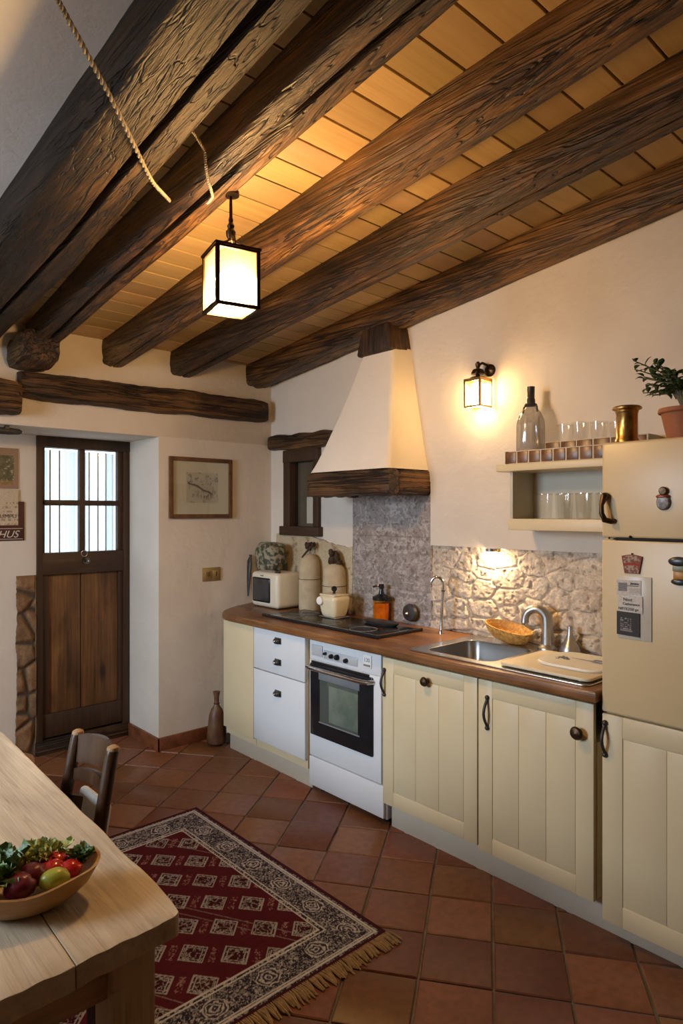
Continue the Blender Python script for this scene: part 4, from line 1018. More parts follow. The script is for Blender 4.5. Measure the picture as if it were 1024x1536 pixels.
panel('note_card', (FX - .0075, 1.070, 1.199), (0, -1, .0), (0, 0, 1), .086, .058, 10, 10, lambda u, v: np.full(u.shape + (3,), .56) * np.array((1, .92, .82)), M['vprint'], None, .0015, parent=nt)
def n3(u, v):
    c = np.full(u.shape + (3,), .035) * np.array((1, .9, .85)); ins = (u > .012) & (u < .052) & (v > .02) & (v < .062)
    c = mixc(c, (.30, .275, .25), ins * (np.abs(((v - .02) % .007) - .0035) < .0018) * sst(vn(u * 320, np.floor(v / .007) * 7.3, 3), .25, .55)); c = mixc(c, (.26, .24, .22), ins * (np.abs(u - .012 - .2 * (v - .02)) > .034) * .35); return mixc(c, (.28, .25, .22), ((v > .014) & (v < .020) & (u > .012) & (u < .056)) * .8)
panel('note_card', (FX - .0085, 1.074, 1.118), (0, -1, -.03), (0, 0, 1), .080, .082, 60, 60, n3, M['vprint'], None, .0015, parent=nt)
U_, V_ = (0, -1, 0), (0, 0, 1)
text('lettering', 'Nost', (FX - .0080, 1.035, 1.238), U_, V_, .016, M['ink'], nt)
text('lettering', 'Casbanance', (FX - .0080, 1.023, 1.224), U_, V_, .0125, M['ink'], nt)
text('lettering', 'NISTEZ50 ge', (FX - .0080, 1.033, 1.206), U_, V_, .013, M['ink'], nt)
text('lettering', 'Jorüce', (FX - .0075, 1.012, 1.297), U_, V_, .011, M['ink'], nt, shear=.2)
fm = thing('figure_magnet', (FX, .86, 1.33), 'dark blue and ochre figure-shaped magnet at the edge of the refrigerator door', 'magnet', 'refrigerator magnets')
mb = MB(); mb.ball((FX - .008, .865, 1.385), .022, 18, 10, (.35, 1.55, .75)); obj('hat', mb, M['darkblue'], fm)
mb = MB(); mb.box(FX - .012, FX - .0005, .845, .885, 1.352, 1.372, .004); obj('face', mb, M['sage'], fm)
mb = MB(); mb.box(FX - .013, FX - .0005, .843, .882, 1.326, 1.353, .004); obj('coat', mb, M['ochre'], fm)
mb = MB(); mb.ball((FX - .008, .863, 1.318), .02, 18, 10, (.4, 1.35, .6)); obj('foot', mb, M['darkblue'], fm)

# on top of the refrigerator
br = thing('brass_canister', (2.375, 1.075, 1.80), 'brass canister with flat flared lid on the refrigerator corner', 'canister')
mb = MB(); mb.lathe([(0, 0), (.041, 0), (.041, .012), (.037, .018), (.037, .108), (.040, .112), (0, .112)], (2.375, 1.075, 1.80), 32); obj('body', mb, M['brass'], br)
mb = MB(); mb.lathe([(.038, .11), (.040, .118), (.050, .123), (.051, .128), (.046, .133), (.02, .136), (0, .1365)], (2.375, 1.075, 1.80), 32); obj('lid', mb, M['brass'], br)
pp = thing('potted_plant', (2.45, .905, 1.80), 'bushy green plant in a terracotta pot on the refrigerator', 'plant')
mb = MB(); mb.lathe([(0, 0), (.054, 0), (.076, .098), (.083, .098), (.086, .102), (.084, .115), (.078, .116), (.072, .10), (0, .10)], (2.45, .905, 1.80), 36); obj('pot', mb, M['terra'], pp)
mb = MB(); mb.lathe([(0, 0), (.072, 0), (0, .008)], (2.45, .905, 1.902), 24); obj('soil', mb, M['soil'], pp)
ms = MB(); ml = MB(); rs = random.Random(11)
base = Vector((2.45, .905, 1.905))
def leafat(mbx, p, d, L, w, up=Vector((0, 0, 1))):
    d = d.normalized(); s_ = d.cross(up)
    if s_.length < .1: s_ = Vector((1, 0, 0))
    s_.normalize(); nn = s_.cross(d)
    vs = []
    for t_, ww, b_ in ((0, .05, 0), (.25, .8, .04), (.5, 1., .05), (.78, .6, .0), (1, .03, -.1)):
        c_ = p + d * (L * t_) + nn * (L * b_)
        vs += [c_ - s_ * (w * ww) + nn * (w * ww * .35), c_, c_ + s_ * (w * ww) + nn * (w * ww * .35)]
    mbx.add(vs, [[3 * i + k, 3 * i + k + 1, 3 * i + 4 + k, 3 * i + 3 + k] for i in range(4) for k in range(2)])
for k in range(36):
    a = rs.uniform(0, 6.28); spread = rs.uniform(.03, .15); hh = rs.uniform(.09, .215) - spread * .3
    if k < 5: a = D2R(70 + k * 14); spread = .13 + .012 * k; hh = .09 + .025 * k
    tip = base + Vector((math.cos(a) * spread * .8, math.sin(a) * spread, hh))
    if tip.x > 2.80: tip.x = 2.80
    mid = base + (tip - base) * .5 + Vector((0, 0, .035)) - Vector((math.cos(a), math.sin(a), 0)) * spread * .18
    pts = [base, base + (mid - base) * .5 + Vector((0, 0, .012)), mid, tip]
    ms.tube(pts, [.005, .004, .003, .0018], 6)
    for q in range(9):
        t_ = .38 + .62 * (q + rs.random()) / 9
        p = mid.lerp(tip, (t_ - .5) * 2) if t_ > .5 else pts[1].lerp(mid, (t_ - .25) * 4)
        aa = rs.uniform(0, 6.28); dd = (tip - mid).normalized() * .7 + Vector((math.cos(aa), math.sin(aa), rs.uniform(-.5, .5)))
        leafat(ml, p, dd, rs.uniform(.022, .045), rs.uniform(.007, .012))
obj('stems', ms, M['stemgreen'], pp); obj('foliage', ml, M['leaf'], pp, merge=True)

# ------------------------------------------------------------------ lights as fixtures
pn = thing('lantern_pendant', (1.282, 2.0, 2.67), 'lit square glass lantern hanging from the split beam', 'pendant lamp')
LC = Vector((1.282, 2.0, 0)); LZ0, LZ1 = 2.262, 2.468; W2 = .0735
Rz = Matrix.Rotation(D2R(-42.2 + 29 + 180 + 90), 3, 'Z')
def L3(x, y, z): p = Rz @ Vector((x, y, 0)); return (LC.x + p.x, LC.y + p.y, z)
def lbox(mb, x0, x1, y0, y1, z0, z1):
    mb.add([L3(x, y, z) for x in (x0, x1) for y in (y0, y1) for z in (z0, z1)], [[0, 1, 3, 2], [4, 6, 7, 5], [0, 4, 5, 1], [2, 3, 7, 6], [0, 2, 6, 4], [1, 5, 7, 3]])
mb = MB(); q = .0066
for sx in (-1, 1):
    for sy in (-1, 1): lbox(mb, sx * W2 - q, sx * W2 + q, sy * W2 - q, sy * W2 + q, LZ0, LZ1)
for z in (LZ0, LZ1 - .01):
    for s_ in (-1, 1):
        lbox(mb, -W2, W2, s_ * W2 - q, s_ * W2 + q, z, z + .011); lbox(mb, s_ * W2 - q, s_ * W2 + q, -W2, W2, z, z + .011)
obj('frame', mb, M['lampmetal'], pn, smooth=False)
for s_ in (-1, 1):
    mb = MB(); lbox(mb, -W2 + .005, W2 - .005, s_ * W2 - .001, s_ * W2 + .001, LZ0 + .01, LZ1 - .01); obj('glass_pane', mb, M['lampglass'], pn, smooth=False)
    mb = MB(); lbox(mb, s_ * W2 - .001, s_ * W2 + .001, -W2 + .005, W2 - .005, LZ0 + .01, LZ1 - .01); obj('glass_pane', mb, M['lampglass'], pn, smooth=False)
mb = MB(); lbox(mb, -W2 + .005, W2 - .005, -W2 + .005, W2 - .005, LZ0 + .003, LZ0 + .005); obj('glass_pane', mb, M['lampglass'], pn, smooth=False)
mb = MB(); vs = []
qs = []
for z, o_ in ((LZ1 - .002, W2 + .010), (LZ1 + .006, W2 + .010)):
    for r in (o_, o_ - .016): qs += [L3(-r, -r, z), L3(r, -r, z), L3(r, r, z), L3(-r, r, z)]
mb.add(qs, [[k, (k + 1) % 4, 8 + (k + 1) % 4, 8 + k] for k in range(4)] + [[4 + k, 12 + k, 12 + (k + 1) % 4, 4 + (k + 1) % 4] for k in range(4)] + [[k, 4 + k, 4 + (k + 1) % 4, (k + 1) % 4] for k in range(4)] + [[8 + k, 8 + (k + 1) % 4, 12 + (k + 1) % 4, 12 + k] for k in range(4)])
for sx in (-1, 1):
    for sy in (-1, 1): mb.tube([L3(sx * W2, sy * W2, LZ1 + .004), L3(sx * W2 * .6, sy * W2 * .6, LZ1 + .018), L3(sx * W2 * .28, sy * W2 * .28, LZ1 + .034), L3(0, 0, LZ1 + .055)], .0042, 8)
obj('cap', mb, M['lampmetal'], pn)
mb = MB(); mb.lathe([(.010, LZ1 + .05), (.016, LZ1 + .062), (.018, LZ1 + .078), (.010, LZ1 + .09), (.013, LZ1 + .10), (.007, LZ1 + .112), (.009, LZ1 + .12), (.006, LZ1 + .13), (.006, LZ1 + .16), (.005, 2.672), (.03, 2.676), (.03, 2.69), (0, 2.69)], (LC.x, LC.y, 0), 18)
obj('stem', mb, M['lampmetal'], pn)
mb = MB(); mb.tube([Vector(L3(-.05, 0, LZ1 + .015)), Vector(L3(-.04, 0, LZ1 + .045)), Vector(L3(-.012, 0, LZ1 + .066))], .003, 8); mb.tube([Vector(L3(.05, 0, LZ1 + .015)), Vector(L3(.04, 0, LZ1 + .045)), Vector(L3(.012, 0, LZ1 + .066))], .003, 8); obj('hoop', mb, M['lampmetal'], pn)
mb = MB(); mb.lathe([(0, LZ0 + .010), (.060, LZ0 + .010), (.064, LZ0 + .025), (.064, LZ0 + .095), (.056, LZ0 + .118), (.034, LZ0 + .132), (0, LZ0 + .136)], (LC.x, LC.y, 0), 28); obj('bulb', mb, M['opal'], pn, label='glowing white opal bulb')

sc_ = thing('wall_sconce', (2.80, 2.02, 2.1), 'lit brass lantern sconce on the plaster wall beside the hood', 'wall lamp')
def sbox(mb, *a): mb.box(*a)
SXc, SYc, SZ0, SZ1, SW = 2.785, 2.03, 2.085, 2.225, .046
mb = MB()
for sx in (-1, 1):
    for sy in (-1, 1): mb.box(SXc + sx * SW - .0055, SXc + sx * SW + .0055, SYc + sy * SW - .0055, SYc + sy * SW + .0055, SZ0, SZ1)
for z in (SZ0, SZ1 - .008):
    for s_ in (-1, 1): mb.box(SXc - SW, SXc + SW, SYc + s_ * SW - .004, SYc + s_ * SW + .004, z, z + .008); mb.box(SXc + s_ * SW - .004, SXc + s_ * SW + .004, SYc - SW, SYc + SW, z, z + .008)
mb.box(SXc - SW - .006, SXc + SW + .006, SYc - SW - .006, SYc + SW + .006, SZ1, SZ1 + .006)
obj('frame', mb, M['brass'], sc_, smooth=False)
for s_ in (-1, 1):
    mb = MB(); mb.box(SXc - SW + .004, SXc + SW - .004, SYc + s_ * SW - .001, SYc + s_ * SW + .001, SZ0 + .008, SZ1 - .008); obj('glass_pane', mb, M['lampglassclear'], sc_, smooth=False)
    mb = MB(); mb.box(SXc + s_ * SW - .001, SXc + s_ * SW + .001, SYc - SW + .004, SYc + SW - .004, SZ0 + .008, SZ1 - .008); obj('glass_pane', mb, M['lampglassclear'], sc_, smooth=False)
mb = MB(); mb.lathe([(.0, SZ0 + .005), (.030, SZ0 + .005), (.034, SZ0 + .02), (.034, SZ1 - .03), (.022, SZ1 - .012), (0, SZ1 - .01)], (SXc, SYc, 0), 20); obj('bulb', mb, M['opal2'], sc_, label='glowing white bulb')
mb = MB(); mb.lathe([(.046, SZ1 + .006), (.040, SZ1 + .014), (.012, SZ1 + .022), (.010, SZ1 + .03), (.034, SZ1 + .032), (.034, SZ1 + .04), (.026, SZ1 + .055), (.008, SZ1 + .062), (.012, SZ1 + .072), (.014, SZ1 + .085), (.006, SZ1 + .096), (0, SZ1 + .098)], (SXc, SYc, 0), 24); obj('cap', mb, M['lampmetal'], sc_)
mb = MB(); mb.tube([(SXc, SYc, SZ1 + .075), (SXc + .02, SYc - .012, SZ1 + .09), (SXc + .045, SYc - .025, SZ1 + .08), (WP, SYc - .03, SZ1 + .06)], .007, 10); obj('arm', mb, M['lampmetal'], sc_)
mb = MB(); mb.lathe([(.032, 0), (.032, .008), (.02, .016), (0, .018)], (WP, SYc - .03, SZ1 + .055), 24, R=Ry); obj('wall_plate', mb, M['lampmetal'], sc_)

ps = thing('under_shelf_spot', (2.855, 1.98, 1.363), 'small lit round spot lamp under the plaster ledge above the sink', 'spot lamp')
mb = MB(); mb.lathe([(.0, 0), (.032, 0), (.032, -.014), (.028, -.018), (0, -.018)], (2.84, 1.985, 1.363), 24); obj('housing', mb, M['chrome'], ps)
mb = MB(); mb.lathe([(0, -.0182), (.026, -.0182), (.024, -.024), (0, -.026)], (2.84, 1.985, 1.363), 24); obj('lens', mb, M['puck'], ps, label='glowing lens')
mb = MB(); mb.box(2.825, 2.85, 1.935, 1.95, 1.345, 1.363, .003); obj('clip', mb, M['brass'], ps)

# cords on the beams
def helix(path, R, r, turns, name, label):
    P = [Vector(p) for p in path]
    S = []
    for i in range(len(P) - 1):
        for k in range(14): S.append(P[i].lerp(P[i + 1], k / 14))
    S.append(P[-1])
    # soften
    for _ in range(6): S = [S[0]] + [(S[i - 1] + S[i] * 2 + S[i + 1]) / 4 for i in range(1, len(S) - 1)] + [S[-1]]
    Q = []
    for i in range(len(S) - 1):
        for k in range(4): Q.append(S[i].lerp(S[i + 1], k / 4))
    Q.append(S[-1])
    b = MB()
    for ph in (0, PI):
        H = []
        for i, p in enumerate(Q):
            T_ = (Q[min(i + 1, len(Q) - 1)] - Q[max(i - 1, 0)]).normalized(); A = T_.cross(Vector((.3, .2, 1))).normalized(); B = T_.cross(A)
            a = 2 * PI * turns * i / len(Q) + ph; H.append(p + A * (R * math.cos(a)) + B * (R * math.sin(a)))
        b.tube(H, r, 6)
    o = obj(name, b, M['cord'], loc=path[-1]); return tag(o, label, 'cord', 'twisted electric flexes')
helix([(.10, 1.02, 2.925), (.22, 1.12, 2.70), (.40, 1.31, 2.605), (.474, 1.39, 2.60), (.70, 1.645, 2.605), (.98, 2.0, 2.625), (1.157, 2.205, 2.685)], .0035, .0038, 46, 'twisted_cord', 'long twisted pale flex swagged under the massive dark beam')
helix([(1.05, 1.90, 2.80), (1.09, 1.905, 2.775), (1.125, 1.91, 2.742), (1.14, 1.93, 2.70), (1.165, 1.955, 2.668), (1.215, 2.01, 2.655), (1.222, 2.06, 2.652)], .003, .0032, 22, 'twisted_cord', 'short twisted flex bent over the split beam above the lantern')

# ------------------------------------------------------------------ things on walls
pf = thing('framed_drawing', (2.293, DY, 1.71), 'small framed ink drawing with wide mount on the white wall', 'picture')
a0_, a1_, c0_, c1_ = 2.053, 2.533, 1.508, 1.916; fw = .027
mb = MB(); mb.box(a0_, a0_ + fw, DY - .022, DY, c0_, c1_, .003); mb.box(a1_ - fw, a1_, DY - .022, DY, c0_, c1_, .003); mb.box(a0_ + fw, a1_ - fw, DY - .022, DY, c0_, c0_ + fw, .003); mb.box(a0_ + fw, a1_ - fw, DY - .022, DY, c1_ - fw, c1_, .003); obj('frame', mb, M['gingerframe'], pf)
mb = MB(); mb.box(a0_ + .01, a1_ - .01, DY - .010, DY, c0_ + .01, c1_ - .01); obj('mount', mb, M['mount'], pf)
def ink(u, v):
    c = np.ones(u.shape + (3,)) * np.array((.50, .43, .33))
    ln = np.abs((v - .135 + .42 * (u - .02)) + .02 * (fbm(u * 30, v * 30, 3) - .5)); m = np.exp(-(ln / .008) ** 2) * (u > .01) * (u < .2)
    m = np.maximum(m, sst(fbm(u * 60, v * 60, 5), .60, .68) * (v > .12) * .55); m = np.maximum(m, np.exp(-((u - .03) / .016) ** 2 - ((v - .135) / .016) ** 2) * sst(vn(u * 200, v * 200, 2), .3, .6))
    m = np.maximum(m, np.exp(-((u - .15) / .05) ** 2 - ((v - .045) / .016) ** 2) * sst(vn(u * 180, v * 110, 7), .4, .6)); m = np.maximum(m, sst(vn(u * 90, v * 40, 9), .72, .8) * (v < .12) * .35)
    return mixc(c, (.09, .065, .045), np.clip(m, 0, 1))
panel('drawing', (2.180, DY - .0105, 1.612), (1, 0, 0), (0, 0, 1), .243, .205, 120, 100, ink, M['vprint'], None, .0005, parent=pf)
mb = MB(); mb.box(a0_ + fw, a1_ - fw, DY - .016, DY - .0145, c0_ + fw, c1_ - fw); obj('glass', mb, M['pane'], pf, smooth=False)
sw = thing('light_switch', (2.374, DY, 1.12), 'brass double switch plate on the white wall under the framed drawing', 'switch')
mb = MB(); mb.box(2.303, 2.445, DY - .008, DY, 1.077, 1.169, .003); obj('plate', mb, M['brassplate'], sw)
for x in (2.345, 2.408):
    mb = MB(); mb.box(x - .024, x + .024, DY - .012, DY - .007, 1.095, 1.150, .002); sk_ = obj('rocker', mb, M['brassplate'], sw)
    mb = MB(); mb.box(x - .003, x + .003, DY - .0128, DY - .0115, 1.11, 1.14); 
    if x < 2.4: mb.box(x - .014, x - .009, DY - .0128, DY - .0115, 1.11, 1.14); mb.box(x + .008, x + .013, DY - .0128, DY - .0115, 1.11, 1.14)
    obj('mark', mb, M['bronze'], sk_)
def treec(u, v):
    c = np.ones(u.shape + (3,)) * np.array((.30, .19, .12)); ins = (v > .02) & (v < .205) & (u < .285)
    g = mixc((.05, .05, .025), (.20, .17, .09), fbm(u * 40, v * 40, 3)); g = mixc(g, (.36, .30, .20), sst(fbm(u * 70, v * 90, 7), .6, .7)); g = mixc(g, (.33, .19, .06), (v < .05) * .6)
    return np.where(ins[..., None], g, c)
o = panel('tree_picture', (.955, RY - .006, 1.695), (1, 0, 0), (0, 0, 1), .31, .25, 90, 75, treec, M['vprint'], None, .005, loc=(1.1, RY, 1.695)); tag(o, 'unframed brown picture of a dark tree pinned beside the door', 'picture')
sg = thing('dark_red_sign', (1.1, RY, 1.37), 'dark red printed sign with pale slanted lettering low beside the door', 'sign')
mb = MB(); mb.box(.90, 1.300, RY - .008, RY, 1.372, 1.615, .002); obj('board', mb, simple('dark_red_board', (.075, .018, .012), .5, c2=(.05, .012, .01)), sg)
text('lettering', 'LeJHUS', (1.165, RY - .009, 1.392), (1, 0, 0), (0, 0, 1), .062, M['print'], sg, shear=.35)
mb = MB(); mb.box(.92, 1.29, RY - .0095, RY - .008, 1.446, 1.449); mb.box(.92, 1.29, RY - .0095, RY - .008, 1.381, 1.384); obj('pale_line', mb, M['print'], sg, smooth=False)
pc = thing('postcard', (1.1, RY, 1.46), 'cream postcard with faint writing overlapping the dark red sign', 'card')
def pcard(u, v):
    c = mixc((.56, .47, .34), (.50, .40, .28), fbm(u * 12, v * 12, 3)); w = ((np.abs(((v - .02) % .026) - .013) < .006) & (v < .15)) * sst(vn(u * 160, v * 60, 5), .5, .62)
    return mixc(c, (.18, .13, .08), w * .6)
panel('card', (.93, RY - .013, 1.468), (1, 0, 0), (0, 0, 1), .332, .222, 110, 80, pcard, M['vprint'], None, .004, parent=pc)
text('lettering', 'VEE UMPU', (1.17, RY - .0135, 1.512), (1, 0, 0), (0, 0, 1), .036, M['ink'], pc)
rd = thing('curtain_rod', (.95, 4.02, 2.0), 'black rounded rod fixed under the wall edge above the pictures', 'rod')
mb = MB(); mb.tube([(.6, 4.0, 2.005), (1.1, 4.0, 2.005), (1.155, 4.0, 2.005), (1.172, 4.0, 2.005)], [.020, .020, .016, .006], 16); obj('pole', mb, M['blackmat'], rd)
mb = MB(); mb.ball((1.172, 4.0, 2.005), .008, 10, 8); obj('tip', mb, M['chrome'], rd)
mb = MB(); mb.box(.70, .72, 3.985, 4.015, 2.01, 2.037); mb.box(1.08, 1.10, 3.985, 4.015, 2.01, 2.037); obj('bracket', mb, M['blackmat'], rd)

# gourd bottle standing in the corner
gd = thing('gourd_bottle', (2.325, 3.80, 0.), 'dark brown gourd-shaped bottle standing on the floor in the corner', 'bottle')
mb = MB(); mb.lathe([(0, .004), (.046, .004), (.062, .02), (.064, .06), (.058, .14), (.050, .20), (.038, .235), (.020, .26), (.0155, .28), (.017, .32), (.024, .352), (.018, .354), (0, .345)], (2.325, 3.80, .004), 28, wob=.03); obj('body', mb, M['gourd'], gd)
mb = MB(); mb.lathe([(.0165, .268), (.021, .274), (.0165, .28)], (2.325, 3.80, .004), 20); obj('neck_tie', mb, M['dried'], gd)

# ------------------------------------------------------------------ rug
RX0, RX1, RY0, RY1 = .36, 1.742, 1.672, 3.045
def rugc(u, v):
    w, h = RX1 - RX0, RY1 - RY0
    du = w - u                                # distance from the long visible side
    dv = np.minimum(v, h - v); de = np.minimum(np.minimum(du, u), dv)
    navy = np.array((.026, .022, .046)); pale = np.array((.56, .57, .66)); red = np.array((.092, .012, .022)); dk = np.array((.05, .010, .018))
    dvv = np.where(v < h / 2, v, h - v)
    # border band coordinates
    s_ = np.where(du < dv, v, u); dd = de
    fl = sst(np.abs(fbm(u * 75, v * 75, 3) - .5) * 2, .0, .10); vine = 1 - fl
    fl2 = sst(vn(u * 210, v * 210, 8), .52, .72)
    c = mixc(navy, pale, np.clip(vine * .75 + fl2 * .35, 0, 1))
    per = .205; ph = np.abs(((s_ / per) % 1) - .5) * per; rr = np.sqrt(ph ** 2 + ((dd - .10) * 1.1) ** 2)
    ros = (rr < .048); rp = sst(np.sin(rr * 420 + 6 * vn(u * 90, v * 90, 2)), -.5, .5) * (.45 + .55 * vn(u * 240, v * 240, 4))
    c = np.where(ros[..., None], mixc(navy * 1.3, pale * 1.08, rp), c)
    c = np.where((dd < .034)[..., None], mixc(navy, pale * .8, fl2 * .6), c)
    c = np.where((dd < .018)[..., None], dk * 1.1, c)
    for a, b_ in ((.030, .0035), (.040, .0025), (.160, .003), (.178, .0035)): c = np.where((np.abs(dd - a) < b_)[..., None], pale * .95, c)
    c = np.where(((dd > .163) & (dd < .1745))[..., None], mixc(navy, pale * .8, sst(vn(u * 200, v * 200, 9), .55, .7)), c)
    fld = dd > .181
    p = (u + v) / 1.41421; q = (u - v) / 1.41421; cw = .150
    col = np.floor(p / cw); pp_ = ((p / cw) % 1 - .5) * cw; qq = (((q + (col % 2) * cw * .5) / cw) % 1 - .5) * cw
    m1 = np.maximum(np.abs(pp_ + qq * .12), np.abs(qq) * .92)
    f = mixc(red, red * .78, fbm(u * 12, v * 12, 6))
    motif = vn(u * 150, v * 150, 12)
    ml_ = np.abs(fbm(u * 62, v * 62, 12) - .5) * 2
    f = np.where((m1 < .040)[..., None], mixc(pale * .55, red * .55, sst(ml_, .03, .16)), f)
    f = np.where((m1 > .026)[..., None] & (m1 < .040)[..., None], red * .62, f)
    f = np.where((np.abs(m1 - .039) < .0026)[..., None] | (np.abs(m1 - .028) < .0016)[..., None] | ((np.abs(m1 - .033) < .0022) & (motif > .55))[..., None], pale * .62, f)
    m2 = np.maximum(np.abs(pp_) * .6, np.abs(np.abs(qq) - cw * .5) * 1.9)
    f = np.where((m2 < .024)[..., None] & (m1 > .043)[..., None], mixc(np.array((.30, .19, .20)), red, sst(np.abs(fbm(u * 80, v * 80, 15) - .5) * 2, .04, .14)), f)
    br_ = np.abs(((p + .3 * q) / (cw * 3)) % 1 - .5) * cw * 3
    f = np.where((np.abs(br_ - .02) < .002)[..., None] & (m1 > .043)[..., None], mixc(red, pale * .6, .5), f)
    c = np.where(fld[..., None], f, c)
    return c * (.72 + .5 * fbm(u * 40, v * 400, 17))[..., None]
rg = thing('rug', ((RX0 + RX1) / 2, (RY0 + RY1) / 2, .004), 'dark red patterned wool rug with navy border on the tiles', 'rug')
panel('rug_pile', (RX0, RY0, .013), (1, 0, 0), (0, 1, 0), RX1 - RX0, RY1 - RY0, 460, 456, rugc, M['vrug'], lambda u, v: .0012 * fbm(u * 4, v * 4, 2), .0085, parent=rg)
fb = MB(); rs = random.Random(5); x = RX0
while x < RX1 + .005:
    L = rs.uniform(.05, .075); j = rs.uniform(-.012, .014)
    fb.tube([(x, RY0 + .004, .012), (x + j * .3, RY0 - L * .35, .013), (x + j * .7, RY0 - L * .7, .009), (x + j, RY0 - L, .0065)], [.003, .004, .0045, .002], 5)
    x += rs.uniform(.005, .009)
fo = obj('fringe', fb, M['fringe'], rg, label='frayed tan fringe'); fo['kind'] = 'stuff'

# ------------------------------------------------------------------ table
tb_ = thing('dining_table', (.2, 2.1, 0.), 'scrubbed pale wooden dining table with thick worn edge', 'table')
TX0, TX1, TY0, TY1, TZ = -.25, .665, 1.188, 3.36, .75
mb = MB(); cols = []; xs = [TX0, -.02, .215, .44, TX1]
def topboard(x0, x1, y0, y1):
    b = bmesh.new(); bmesh.ops.create_cube(b, size=1., matrix=Matrix.Translation(((x0 + x1) / 2, (y0 + y1) / 2, TZ - .022)) @ Matrix.Diagonal((x1 - x0 - .0022, y1 - y0, .044, 1)))
    bmesh.ops.bevel(b, geom=b.edges[:], offset=.0018, segments=2, profile=.5, affect='EDGES')
    bmesh.ops.subdivide_edges(b, edges=[e for e in b.edges if e.calc_length() > .2], cuts=50, use_grid_fill=True)
    for v in b.verts:
        p = v.co; ed = min(p.y - y0, .03) / .03; k_ = (1 - max(ed, 0))
        kx = max(0, 1 - (TX1 - p.x) / .02) if x1 == TX1 else 0
        if k_ > 0: p.y += k_ * .006 * mnoise.noise((p.x * 18, p.z * 60, 3)); p.z += k_ * .0035 * mnoise.noise((p.x * 26, 1, p.z * 30))
        if kx > 0: p.x += kx * .006 * mnoise.noise((p.y * 7, p.z * 20, 2))
        if x1 == TX1:
            dc = math.hypot(max(0, p.x - TX1 + .03), max(0, y0 + .03 - p.y))
            if dc > .03: p.x -= (dc - .03) * .7; p.y += (dc - .03) * .7
        p.y += .055 * (p.x - TX1) * max(0, 1 - (p.y - y0) / .3) if y0 < 1.3 else 0
        p.x += .030 * (p.y - 1.19) * max(0, min(1, (p.x - .2) / .46)) - .012 * max(0, min(1, (p.x - .2) / .46))
    return b
for i in range(4):
    n0 = len(mb.v); mb.bm(topboard(xs[i], xs[i + 1], TY0, TY1)); sh_ = .92 + .12 * rng.rand()
    for x, y, z in mb.v[n0:]:
        e_ = max(0, 1 - (y - TY0) / .05) if z < TZ - .004 else 0
        cols.append(np.array((1, .98, .95)) * sh_ * (1 + .12 * e_) * (1 - .22 * (abs(y - 1.335 - .01 * math.sin(x * 30)) < .0025)))
tt = obj('tabletop', mb, M['tablewood'], tb_); setcol(tt, np.array(cols))
for (x, y) in ((.572, 1.285), (-.16, 1.285), (.572, 3.25), (-.16, 3.25)):
    mb = MB(); mb.box(x - .045, x + .045, y - .045, y + .045, 0.004, TZ - .044, .006); mb.box(x - .047, x - .02, y - .049, y + .0, .004, TZ - .13, .004)
    obj('leg', mb, M['tableleg'], tb_)
for (a, b, c, d) in ((-.115, .527, 1.262, 1.287), (-.115, .527, 3.25, 3.275), (-.18, -.155, 1.33, 3.205), (.57, .595, 1.33, 3.205)):
    mb = MB(); mb.box(a, b, c, d, TZ - .155, TZ - .044, .004); obj('apron', mb, M['tableapron'], tb_)

# chair
ch = thing('dining_chair', (.60, 1.985, 0.), 'dark ladder-back wooden chair pushed against the long side of the table', 'chair')
def cbar(mb, pts, hw, hh): mb.tube(pts, hw, 12, True, hh / hw)
yA, yB = 1.845, 2.115
for y, zt in ((yA, .872), (yB, .852)):
    mb = MB(); mb.tube([(.735, y, .0148), (.722, y, .25), (.722, y, .45), (.745, y, .65), (.782, y, zt - .02), (.786, y, zt - .008)], [.016, .019, .020, .020, .0185, .018], 14)
    po = obj('leg', mb, M['chairwood'], ch)
    mb = MB(); mb.lathe([(.0172, 0), (.0185, .005), (.016, .012), (.009, .016), (0, .017)], (.786, y, zt - .01), 16); obj('finial', mb, M['stoolwood'], po)
def slat(z, hgt, bow, nm='slat'):
    N = 16; vs = []
    for i in range(N + 1):
        t_ = i / N; y = yA + (yB - yA) * t_; s_ = math.sin(PI * t_)
        x = .722 + max(0, (z - .45)) * .155 + bow * s_
        top = z + hgt * .5 + .016 * s_; bot = z - hgt * .5 + .012 * s_
        for dx in (-.007, .007):
            for k in range(5): vs.append((x + dx + (top - z) * .1 * (k / 4 * 2 - 1), y, bot + (top - bot) * k / 4))
    b = MB(); fs = []
    for i in range(N):
        o_ = i * 10; p_ = o_ + 10
        for k in range(4): fs.append([o_ + k, p_ + k, p_ + k + 1, o_ + k + 1]); fs.append([o_ + 5 + k, o_ + 6 + k, p_ + 6 + k, p_ + 5 + k])
        fs.append([o_ + 4, p_ + 4, p_ + 9, o_ + 9]); fs.append([o_, o_ + 5, p_ + 5, p_])
    fs += [[0, 1, 2, 3, 4, 9, 8, 7, 6, 5], [N * 10 + k for k in (5, 6, 7, 8, 9, 4, 3, 2, 1, 0)]]
    b.add(vs, fs); obj(nm, b, M['chairwood'], ch)
slat(.802, .085, .034); slat(.725, .034, .028); slat(.640, .042, .028); slat(.53, .04, .025)
mb = MB(); mb.box(.765, .795, 1.885, 2.075, .575, .695, .014, 3, rot=Matrix.Rotation(D2R(9), 3, 'Y')); obj('back_cushion', mb, M['cushion'], ch, label='pale tied back cushion')
mb = MB(); mb.box(.40, .735, yA - .02, yB + .02, .435, .46, .01, 3); obj('seat', mb, M['chairwood'], ch)
for y in (yA, yB):
    mb = MB(); mb.tube([(.42, y, .0148), (.42, y, .44)], [.015, .019], 14); obj('leg', mb, M['chairwood'], ch)
    mb = MB(); mb.tube([(.42, y, .20), (.725, y, .20)], .010, 10); obj('stretcher', mb, M['chairwood'], ch)
